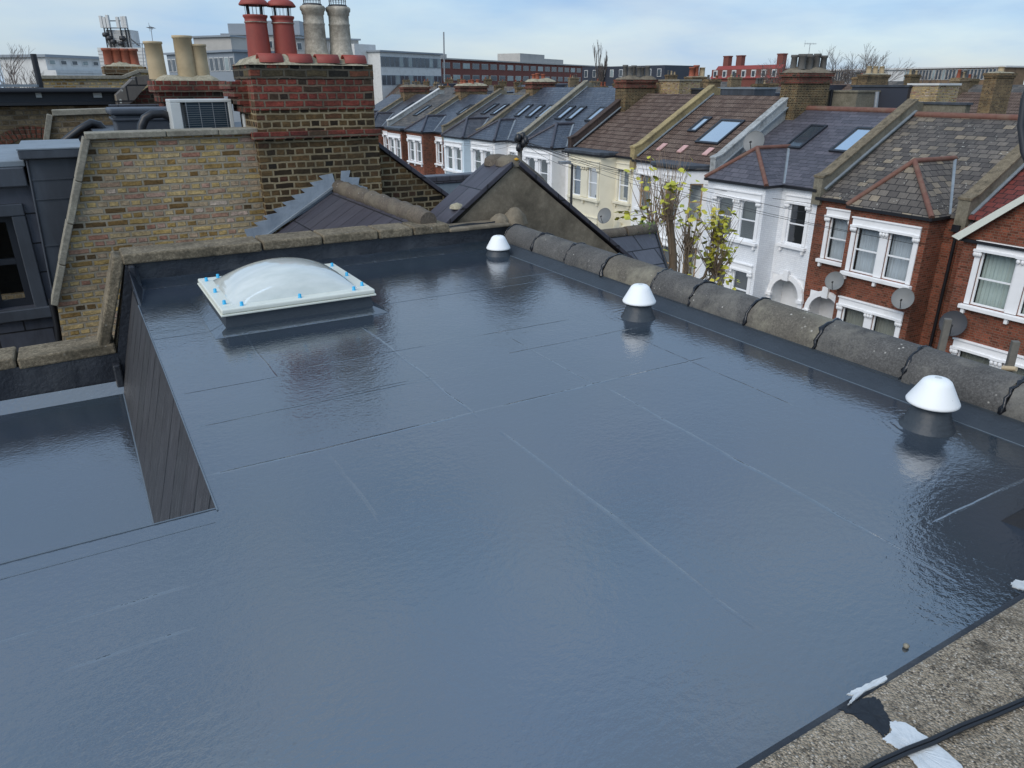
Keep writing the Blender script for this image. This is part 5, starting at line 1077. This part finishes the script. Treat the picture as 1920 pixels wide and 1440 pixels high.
# white modern block
fbuild('office_block', (712, 97), (826, 103), 7.0, 'farwhite', 2, 14, 'white office block with two long window bands right of the chimney pots', wfrac=.93, bandh=3.9, hfrac=.55, top='farblue', start=.9, frame='farblue')
a = W(664, 82, Z=8.6); c = W(704, 84, Z=8.6); fb2('white_tower', a, c, 8.6, 'farwhite', 0, 0, 'blank white stair tower on the skyline just right of the stone pots', dep=10)
# long red flats
t, F, Ln = fbuild('apartment_block', (826, 111), (1150, 127), 6.2, 'farred', 2, 24, 'long low red brick apartment block on the skyline, centre', wfrac=.72, bandh=2.9, hfrac=.48, top='fargrey', start=.7, frame='fargrey')
b = MB(); F.box(b, Ln*.38, Ln*.52, 6.5, 9.0, -9, -1); F.box(b, Ln*.52, Ln*.64, 6.5, 7.9, -9, -1); b.build('plant_room', M['fargrey'], t); b = MB(); F.box(b, -Ln*.03, Ln*.05, 6.5, 7.6, -9, -2); b.build('stair_head', M['fargrey'], t)
# dark mansard block
fbuild('mansard_block', (1092, 126), (1247, 122), 3.6, 'fardark', 1, 9, 'dark mansard roofed block in front of the red flats', wfrac=.4, bandh=2.4, hfrac=.6, start=.6, dep=9)
# red roofed school
t, F, Ln = fbuild('red_roofed_building', (1335, 131), (1462, 128), 4.2, 'farred', 0, 0, 'red brick building with red mansard roof, white dormers and square chimneys, right of centre', dep=10)
b = MB(); F.prism(b, [(0, 4.2-2.6), (0, 4.2), (Ln, 4.2), (Ln, 4.2-2.6)], .02, .1); 
b = MB(); q = [F.p(-.3, 1.8, .4), F.p(Ln+.3, 1.8, .4), F.p(Ln, 5.2, -1.6), F.p(.8, 5.2, -1.6)]; b.ext([tuple(p) for p in q], F.N*-.3); b.build('roof', M['farredroof'], t)
for k in range(7):
    u = Ln*(.07+.145*k); b = MB(); F.box(b, u-.75, u+.75, 2.1, 4.0, -1.2, .3); d_ = b.build('dormer', M['farwhite'], t); b = MB(); F.box(b, u-.5, u+.5, 2.3, 3.7, .3, .34); b.build('pane', M['farglass'], d_)
for u in (.13, .33, .92): b = MB(); F.box(b, Ln*u-1.0, Ln*u+1.0, 4.0, 7.6, -3.4, -1.9); F.box(b, Ln*u-1.15, Ln*u+1.15, 7.6, 7.9, -3.5, -1.8); b.build('chimney', M['farred'], t)
# long glazed school
t, F, Ln = fbuild('glazed_building', (1535, 133), (1885, 126), 4.0, 'farbrown', 1, 60, 'long low glazed building with white frames and flat roof on the right skyline', wfrac=.82, bandh=3.0, hfrac=.82, start=.25, top='farwhite', dep=9)
fbuild('glazed_wing', (1540, 143), (1642, 131), 3.2, 'farwhite', 1, 18, 'lower glazed wing with white frames behind the bare tree', wfrac=.75, bandh=2.4, hfrac=.8, start=.2, top='farwhite', dep=6)
# grey apartment cluster behind the pots
t, F, Ln = fbuild('grey_flats', (418, 66), (560, 66), 11.0, 'fargrey', 4, 9, 'stepped grey apartment building behind the red chimney pots', wfrac=.6, bandh=3.2, hfrac=.5, start=1.2, top='farblue', dep=14)
b = MB(); F.box(b, Ln*.05, Ln*.35, 11.3, 13.6, -9, -1.5); F.box(b, Ln*.45, Ln*1.0, 11.3, 14.2, -9, -1.5); b.build('penthouse', M['farblue'], t)
fbuild('grey_flats', (362, 71), (432, 69), 9.6, 'fargrey', 0, 0, 'plain pale grey apartment wing with panelled wall left of the red pots', dep=12, top='farblue')
fbuild('grey_flats', (552, 72), (672, 76), 9.5, 'fargrey', 3, 8, 'lower grey apartment wing seen between the red and the stone pots', wfrac=.6, bandh=3.0, hfrac=.5, start=.8, top='farblue', dep=12)
fbuild('white_flats', (430, 96), (505, 96), 6.8, 'farwhite', 3, 5, 'white lower block behind the left corner of the tall stack', wfrac=.45, bandh=2.9, hfrac=.55, start=1.0, dep=8)
t, F, Ln = fbuild('glass_gallery', (312, 103), (438, 97), 5.4, 'farblue', 1, 14, 'blue roofed glass fronted building behind the three cream pots', wfrac=.8, bandh=3.0, hfrac=.75, start=.8, top='farblue', dep=9)
# white cladding building left
t, F, Ln = fbuild('white_clad_building', (84, 107), (205, 112), 3.6, 'farwhite', 1, 6, 'low white clad building with thin sloping grey roof at the upper left', wfrac=.55, bandh=2.2, hfrac=.3, start=.3, top='farblue', dep=8)
b = MB(); F.box(b, -2, Ln+3, GZ, 1.9, .2, 3.4)
for k in range(5): F.box(b, -2.05, Ln+3, .3+k*.32, .34+k*.32, 3.4, 3.46)
b.build('balcony_wall', M['farwhite'], t)
# antenna tower
D = 46; P0 = W(190, 130, D=D); P1 = W(276, 130, D=D); z1 = W(233, 90, D=D).z; z2 = W(228, 57, D=D).z; z3 = W(225, 30, D=D).z
tw = thing('antenna_tower', ((P0.x+P1.x)/2, (P0.y+P1.y)/2, GZ), 'white brick tower block carrying a crown of mobile phone antennas at the upper left', 'tower')
U = (P1-P0); U.z = 0; Ln = U.length; U.normalize(); F = Fr(P0.x, P0.y, (U.x, U.y), (U.y, -U.x))
if F.N.dot(P0) > 0: F.N = -F.N
b = MB(); F.box(b, 0, Ln, GZ, z1, -1.6, 0); F.box(b, Ln*.19, Ln*.71, z1, z2, -1.5, -.4)
b.build('tower_body', M['farwhite'], tw)
b = MB()
for k in range(9): zz = z1+(z2-z1)*k/9; F.box(b, Ln*.185, Ln*.715, zz, zz+.02, -.4, -.37)
for k in range(8): zz = z1-1.6+k*.2; F.box(b, -.01, Ln+.01, zz, zz+.02, 0, .02)
b.build('courses', M['fargrey'], tw)
for u in (.17, .24, .31, .52, .62, .68):
    b = MB(); h_ = random.uniform(.75, 1.0)
    F.box(b, Ln*u-.08, Ln*u+.08, z2+.1, z2+(z3-z2)*h_, -.3, -.1); o = b.build('antenna_panel', M['farwhite'], tw); b = MB(); b.tube([F.p(Ln*u, z2-1.1, -.35), F.p(Ln*u, z2+(z3-z2)*h_, -.35)], .04, 5); b.build('pole', M['darksteel'], o)
b = MB()
for zz in (z2+.1, z2+.5): b.tube([F.p(Ln*.17, zz, -.38), F.p(Ln*.68, zz, -.38)], .03, 5)
for u, dz_ in ((.27, -.5), (.34, -.7), (.5, -.8), (.55, -.5), (.2, -.3)): b.lathe(F.p(Ln*u, z2+dz_, -.2), [(.0, -.14), (.16, -.1), (.19, .0), (.16, .12), (0, .16)], 8, cap=False); b.tube([F.p(Ln*u, z2+dz_, -.2), F.p(Ln*(u+.05), z2+dz_-.6, -.1)], .03, 4)
b.tube([F.p(Ln*.72, z2-.5, -.2), F.p(Ln*.9, z1+.1, -.1)], .04, 5); b.build('mast_gear', M['darksteel'], tw)

# bare trees on the skyline
def baretree(base, H_, spread, seed, label, mat='bare', depth=5, upright=.0, trunkr=None, name='bare_tree'):
    rnd = random.Random(seed); t = thing(name, base, label, 'tree', 'bare trees on the skyline'); tr = MB(); tw_ = MB(); r0_ = trunkr or H_*.02
    def grow(p, d, L_, r, lv):
        q = p+d*L_; q2 = p.lerp(q, .5)+Vector((rnd.uniform(-1, 1), rnd.uniform(-1, 1), 0))*L_*.05
        (tr if lv < 2 else tw_).tube([p, q2, q], [r, r*.85, r*.7], 5 if lv < 2 else 3, cap=False)
        if lv >= depth: return
        for k in range(3 if lv < depth-1 else 4):
            a = rnd.uniform(0, 6.28); s_ = rnd.uniform(.35, .8)*spread
            nd = (d+Vector((math.cos(a)*s_, math.sin(a)*s_, rnd.uniform(-.1, .25)+upright))).normalized(); grow(q if k else q2, nd, L_*rnd.uniform(.62, .8), r*.6, lv+1)
    grow(Vector(base), Vector((0, 0, 1)), H_*.32, r0_, 0)
    tr.build('trunk', M[mat], t); tw_.build('twigs', M[mat], t); return t
def skytree(px, pyt, D_, seed, label, spread=.9, upright=0, f=1.0): 
    tp = W(px, pyt, D=D_); return baretree((tp.x, tp.y, GZ), (tp.z-GZ)*1.04*f, spread, seed, label, depth=6, upright=upright)
skytree(1555, 112, 110, 3, 'left bare tree of the big pair behind the large stack'); skytree(1605, 100, 105, 4, 'tallest bare round tree on the skyline at the right'); skytree(1640, 104, 112, 12, 'right bare tree of the group on the skyline')
skytree(1760, 120, 100, 5, 'bare tree behind the long glazed building'); skytree(1265, 128, 150, 6, 'small bare tree between mansard block and red roofed building'); skytree(1283, 126, 160, 8, 'second small bare tree beside the red roofed building')
skytree(1127, 98, 150, 9, 'narrow upright bare poplar above the red flats', .28, .5); skytree(8, 112, 70, 10, 'bare tree at the upper left edge'); skytree(-20, 105, 66, 14, 'bare tree cut off by the left edge'); skytree(1500, 112, 120, 21, 'bare tree just behind the large stack with grey pots')

# ================================================================= street tree (pollard) with last yellow leaves
def pollard():
    rnd = random.Random(5); X_, Y_ = 11.3, 12.3; t = thing('pollard_tree', (X_, Y_, GZ), 'pollarded street tree with thin shoots and yellow green leaves in front of the white houses', 'tree')
    tr = MB(); tw_ = MB(); lf = MB(); heads = []
    def P(px, py, dy=0): return W(px, py, Y=Y_+dy)
    base = Vector((X_, Y_, GZ)); crotch = P(1262, 560); tr.tube([base, crotch-Vector((0, 0, 1.5)), crotch], [.24, .18, .15], 10)
    limbs = [([(1262, 560), (1262, 480), (1255, 408)], .1, .085), ([(1262, 560), (1285, 520), (1290, 470)], .05, .04), ([(1262, 560), (1320, 520), (1345, 455)], .045, .025), ([(1262, 540), (1240, 470), (1228, 420)], .05, .04), ([(1270, 560), (1300, 560), (1340, 510)], .04, .025)]
    for pts, ra, rb in limbs:
        dy = rnd.uniform(-.5, .5); q = [P(x, y, dy*i/2) for i, (x, y) in enumerate(pts)]; tr.tube(q, [ra+(rb-ra)*i/(len(q)-1) for i in range(len(q))], 9); heads.append(q[-1])
        tr.lathe(q[-1]-Vector((0, 0, rb*1.1)), [(rb*.7, 0), (rb*1.35, rb*.5), (rb*1.45, rb), (rb*.9, rb*1.6), (0, rb*1.9)], 8)
    def leaf(c, s_):
        a = rnd.uniform(0, 6.28); e = rnd.uniform(-.6, .9); d = Vector((math.cos(a)*math.cos(e), math.sin(a)*math.cos(e), -abs(math.sin(e)))); sd_ = d.cross(Vector((rnd.uniform(-1, 1), rnd.uniform(-1, 1), 1))).normalized(); n_ = d.cross(sd_)
        o = [(0, 0, 0), (.25, .42, .06), (.6, .38, .05), (1, 0, -.05), (.6, -.38, .05), (.25, -.42, .06)]
        v = [c+d*x*s_+sd_*y*s_+n_*z*s_ for x, y, z in o]+[c+d*.5*s_-n_*.05*s_]; lf.add(v, [[6, 0, 1], [6, 1, 2], [6, 2, 3], [6, 3, 4], [6, 4, 5], [6, 5, 0]])
    specs = [(0, 46, 1.6, .62, .1), (3, 34, 1.6, .8, .08), (1, 70, 1.2, .85, .1), (2, 56, 1.1, 1.0, .25), (4, 80, 1.2, 1.1, .22)]
    for hi, n, L_, sp_, lp in specs:
        for k in range(n):
            p = heads[hi]+Vector((rnd.uniform(-.12, .12), rnd.uniform(-.12, .12), rnd.uniform(-.1, .1))) if rnd.random() < .7 else (heads[hi]+Vector((rnd.uniform(-.1, .1), rnd.uniform(-.2, .2), -rnd.uniform(0, 1.0))))
            a = rnd.uniform(0, 6.28); s_ = rnd.uniform(.05, sp_); d = Vector((math.cos(a)*s_, math.sin(a)*s_, 1)).normalized(); L2 = L_*rnd.uniform(.45, 1.0); pts = [p]
            for j in range(5):
                d = (d+Vector((rnd.uniform(-.09, .09), rnd.uniform(-.09, .09), .06))).normalized(); pts.append(pts[-1]+d*L2/5)
            tw_.tube(pts, [.013, .011, .009, .007, .005, .003], 4, cap=False)
            if rnd.random() < lp:
                for j in range(rnd.randint(3, 8)): q = pts[rnd.randint(2, 5)]; leaf(q+Vector((rnd.uniform(-.1, .1), rnd.uniform(-.1, .1), rnd.uniform(-.12, .06))), rnd.uniform(.1, .18))
    for (px, py, n) in ((1218, 333, 5), (1180, 405, 14), (1200, 415, 10), (1165, 400, 6), (1290, 325, 5), (1258, 350, 16), (1300, 360, 8), (1315, 400, 14), (1350, 405, 10), (1225, 385, 8), (1275, 395, 14), (1325, 418, 12), (1345, 450, 12), (1362, 480, 12), (1350, 500, 14), (1335, 440, 8), (1370, 520, 12), (1385, 535, 10), (1300, 440, 8), (1282, 415, 8), (1330, 545, 14), (1345, 540, 16), (1290, 520, 6), (1240, 425, 5), (1320, 480, 6)):
        dy = rnd.uniform(-.7, .7); c = P(px, py, dy); h = min(heads, key=lambda q: (q-c).length)
        tw_.tube([h, h.lerp(c, .5)+Vector((0, 0, .12)), c], [.012, .008, .004], 4, cap=False)
        for j in range(int(n*.72)): leaf(c+Vector((rnd.gauss(0, .11), rnd.gauss(0, .12), rnd.gauss(0, .12))), rnd.uniform(.1, .18))
    tr.build('trunk', M['bark'], t); tw_.build('shoots', M['twig'], t); lf.build('leaves', M['leaf'], t)
pollard()

# slate corner roof in front of the tree
t = thing('corner_roof', (6.5, 8.3, GZ), 'small dark slate roof corner with mossy ridge tiles between the gable and the pollarded tree', 'roof')
Yc = 8.0; P_ = [W(x, y, Y=Yc+dy) for x, y, dy in ((1115, 442, .3), (1228, 432, .3), (1262, 540, -.6), (1120, 560, -.6))]
b = MB(); b.poly(*[tuple(p) for p in P_][::-1]); b.poly(*[(p.x, p.y+.3, p.z-.5) for p in P_]); b.build('slates', slates('big_square_slate', [(0, (.05, .052, .066)), (1, (.085, .088, .105))], .42, .3, .01, .4, .25, (.3, .32, .15), .15), t)
b = MB(); q = [W(x, y, Y=Yc+.33) for x, y in ((1112, 443), (1168, 437), (1172, 436), (1226, 429))]; b.tube([q[0], q[1]], .085, 12); b.tube([q[2], q[3]], .09, 12); b.build('ridge_tiles', M['ridgeC'], t)
b = MB(); b.tube([P_[1], P_[2]], .02, 6); b.build('verge', M['mastic'], t)
b = MB(); b.box(P_[0].x, 8.4, GZ, P_[1].x-.2, 9.5, P_[0].z-.25); b.build('wall', M['oldbrick'], t)
rnd = random.Random(2); b = MB(); c = W(1212, 425, Y=Yc+.3)
for k in range(60):
    p = c+Vector((rnd.gauss(0, .09), rnd.gauss(0, .05), rnd.gauss(0, .06))); s_ = rnd.uniform(.02, .04); d = Vector((rnd.gauss(0, 1), rnd.gauss(0, 1), rnd.gauss(0, 1))).normalized()*s_; e = d.cross(Vector((0, 0, 1))).normalized()*s_*.6; b.poly(p, p+d+e, p+d*2, p+d-e)
tag(b.build('moss_tuft', plain('moss_green', (.12, .17, .05), .9)), 'green tuft of moss growing on the ridge tiles of the small slate corner roof', 'moss')

# dark flat roof between the raking wall and the gable
t = thing('dark_flat_roof', (6, 12.2, GZ), 'dark edged flat roof seen in the gap between the raking brick wall and the gable', 'roof')
a = W(798, 332, Y=11.5); c = W(930, 327, Y=11.5); b = MB(); b.box(a.x, 11.5, a.z-.13, c.x+.1, 11.8, a.z); b.build('fascia', M['slateN'], t, bevel=.02)
b = MB(); b.box(a.x+.05, 11.53, GZ, c.x+.05, 11.78, a.z-.132); b.build('wall', M['lead'], t)
# telegraph pole with splice box
t = thing('telegraph_pole', (19.3, 31.9, GZ), 'telegraph pole with black junction bundle on top, rising behind the gable', 'pole')
pt = W(975, 262, X=19.3); b = MB(); b.tube([(pt.x, pt.y, GZ), (pt.x, pt.y, pt.z+.3)], [.15, .11], 10); b.build('pole', M['wood'], t)
b = MB(); rnd = random.Random(9)
for k in range(9): q = Vector((pt.x+rnd.uniform(-.22, .22), pt.y+rnd.uniform(-.3, .3), pt.z+rnd.uniform(-.45, .35))); b.lathe(q, [(.0, -.22), (.13, -.15), (.16, 0), (.11, .17), (0, .22)], 7, cap=False)
b.build('junction_bundle', M['black'], t)
# wires to the houses
ends = [(XF, 17.5, -4.0), (XF, 22.8, -3.9), (XB, 15.6, -4.6), (XF, 28.0, -3.8), (XB, 13.0, -4.6), (XF, 12.3, -4.4), (XF, 39, -3.6), (XF, 44, -3.6), (XF, 49, -3.6), (XF, 54, -3.6), (XB, 22, -4.4), (XB, 30.5, -3.9)]
for k, e in enumerate(ends):
    b = MB(); p0 = Vector((pt.x, pt.y, pt.z)); p1 = Vector(e); b.tube([p0.lerp(p1, s/10)-Vector((0, 0, .35*4*(s/10)*(1-s/10))) for s in range(11)], .008, 4); 
    tag(b.build('telephone_wire', M['black']), 'thin telephone wire fanning from the telegraph pole to the terrace', 'wire', 'telephone wires to the terrace')
t = thing('street_lamp', (20.0, 28.2, GZ), 'slim grey street lamp in front of the cream house', 'street lamp')
lp = W(1073, 308, X=20); b = MB(); b.tube([(lp.x, lp.y, GZ), (lp.x, lp.y, lp.z)], [.09, .055], 8); b.build('post', M['darksteel'], t); b = MB(); e = W(1062, 305, X=19.6); b.tube([lp, e], .04, 6); b.box(e.x-.3, e.y-.1, e.z-.05, e.x+.2, e.y+.25, e.z+.06); b.build('lamp_head', M['steel'], t)
# satellite dishes
def dish(c, r, nrm, mat, label, arm=True, wallp=None):
    t = thing('satellite_dish', c, label, 'satellite dish', 'satellite dishes'); n_ = Vector(nrm).normalized(); a = n_.cross(Vector((0, 0, 1))).normalized(); u = a.cross(n_)
    v = []; f = []; m_, k_ = 5, 28
    for i in range(m_+1):
        for k in range(k_): rr = r*i/m_; an = 2*math.pi*k/k_; v.append(Vector(c)+a*rr*math.cos(an)+u*rr*1.05*math.sin(an)+n_*(.18*r*(i/m_)**2))
    for i in range(m_):
        for k in range(k_): f.append([i*k_+k, i*k_+(k+1) % k_, (i+1)*k_+(k+1) % k_, (i+1)*k_+k])
    b = MB(); b.add(v, f, True); b.tube([v[m_*k_+k % k_] for k in range(k_+1)], r*.03, 5, cap=False); b.build('reflector', mat, t)
    b = MB(); lo = Vector(c)-u*r*1.0+n_*.2*r; tip = Vector(c)+n_*r*1.1-u*r*.35; b.tube([lo, tip], r*.04, 6); b.tube([tip, tip+n_*-.2*r+u*.1*r], r*.1, 8)
    w_ = Vector(wallp) if wallp else Vector(c)-n_*.35; b.tube([Vector(c)-n_*.02, Vector(c)-n_*.1-u*.1, w_], r*.06, 6); b.build('arm', M['darksteel'], t)
fx = (-.8, -.35, .35)
dish(W(1565, 527, X=XB-.3), .3, fx, M['dish'], 'grey satellite dish beside the arched doors of the red and white houses', wallp=W(1572, 535, X=XF))
dish(W(1693, 560, X=XB-.35), .32, fx, M['dish'], 'grey satellite dish below the first floor bay of the red brick house', wallp=W(1700, 575, X=XB))
dish(W(1787, 607, X=XB-.3), .36, fx, M['dishdark'], 'dark round satellite dish behind the wooden post at the right', wallp=W(1795, 625, X=XB))
dish(W(1134, 405, X=XB-.2), .36, fx, M['dish'], 'grey satellite dish on the cream house', wallp=W(1140, 410, X=XF-.7))
dish(W(1414, 267, X=24.2), .42, fx, M['dish'], 'large grey satellite dish by the stained white parapet', wallp=W(1420, 275, X=24.6))
# big dark dish at the right edge
D_ = W(2190, 187, D=3.5); dish(D_, .575, (-.92, -.38, .05), M['dishdark'], 'large dark dish cut off by the right edge of the photo', wallp=D_+Vector((.9, .35, -.1)))
t = thing('dish_pole', D_+Vector((.9, .35, 0)), 'steel pole carrying the dark dish outside the right edge', 'pole'); b = MB(); q = D_+Vector((.9, .35, 0)); b.tube([(q.x, q.y, GZ), (q.x, q.y, q.z+.2)], .03, 8); b.build('shaft', M['steel'], t)
# wooden posts behind the ridge tiles
for pa, pb, r_, lb in (((1762, 672), (1778, 598), .022, 'left grey wooden post standing behind the ridge tiles'), ((1893, 705), (1905, 640), .022, 'right grey wooden post with a pale cut end beside it, behind the ridge tiles')):
    a = W(*pa, X=3.62); c = W(*pb, X=3.62); b = MB(); b.tube([a-Vector((0, 0, .9)), c], r_, 4); tag(b.build('wooden_post', M['wood'], bevel=.003), lb, 'post')
b = MB(); a = W(1880, 690, X=3.6); c = W(1906, 692, X=3.6); b.tube([a, c], .012, 8); tag(b.build('batten', plain('pale_cut_wood', (.5, .4, .26), .8)), 'short pale piece of wood at the foot of the right wooden post', 'wood')
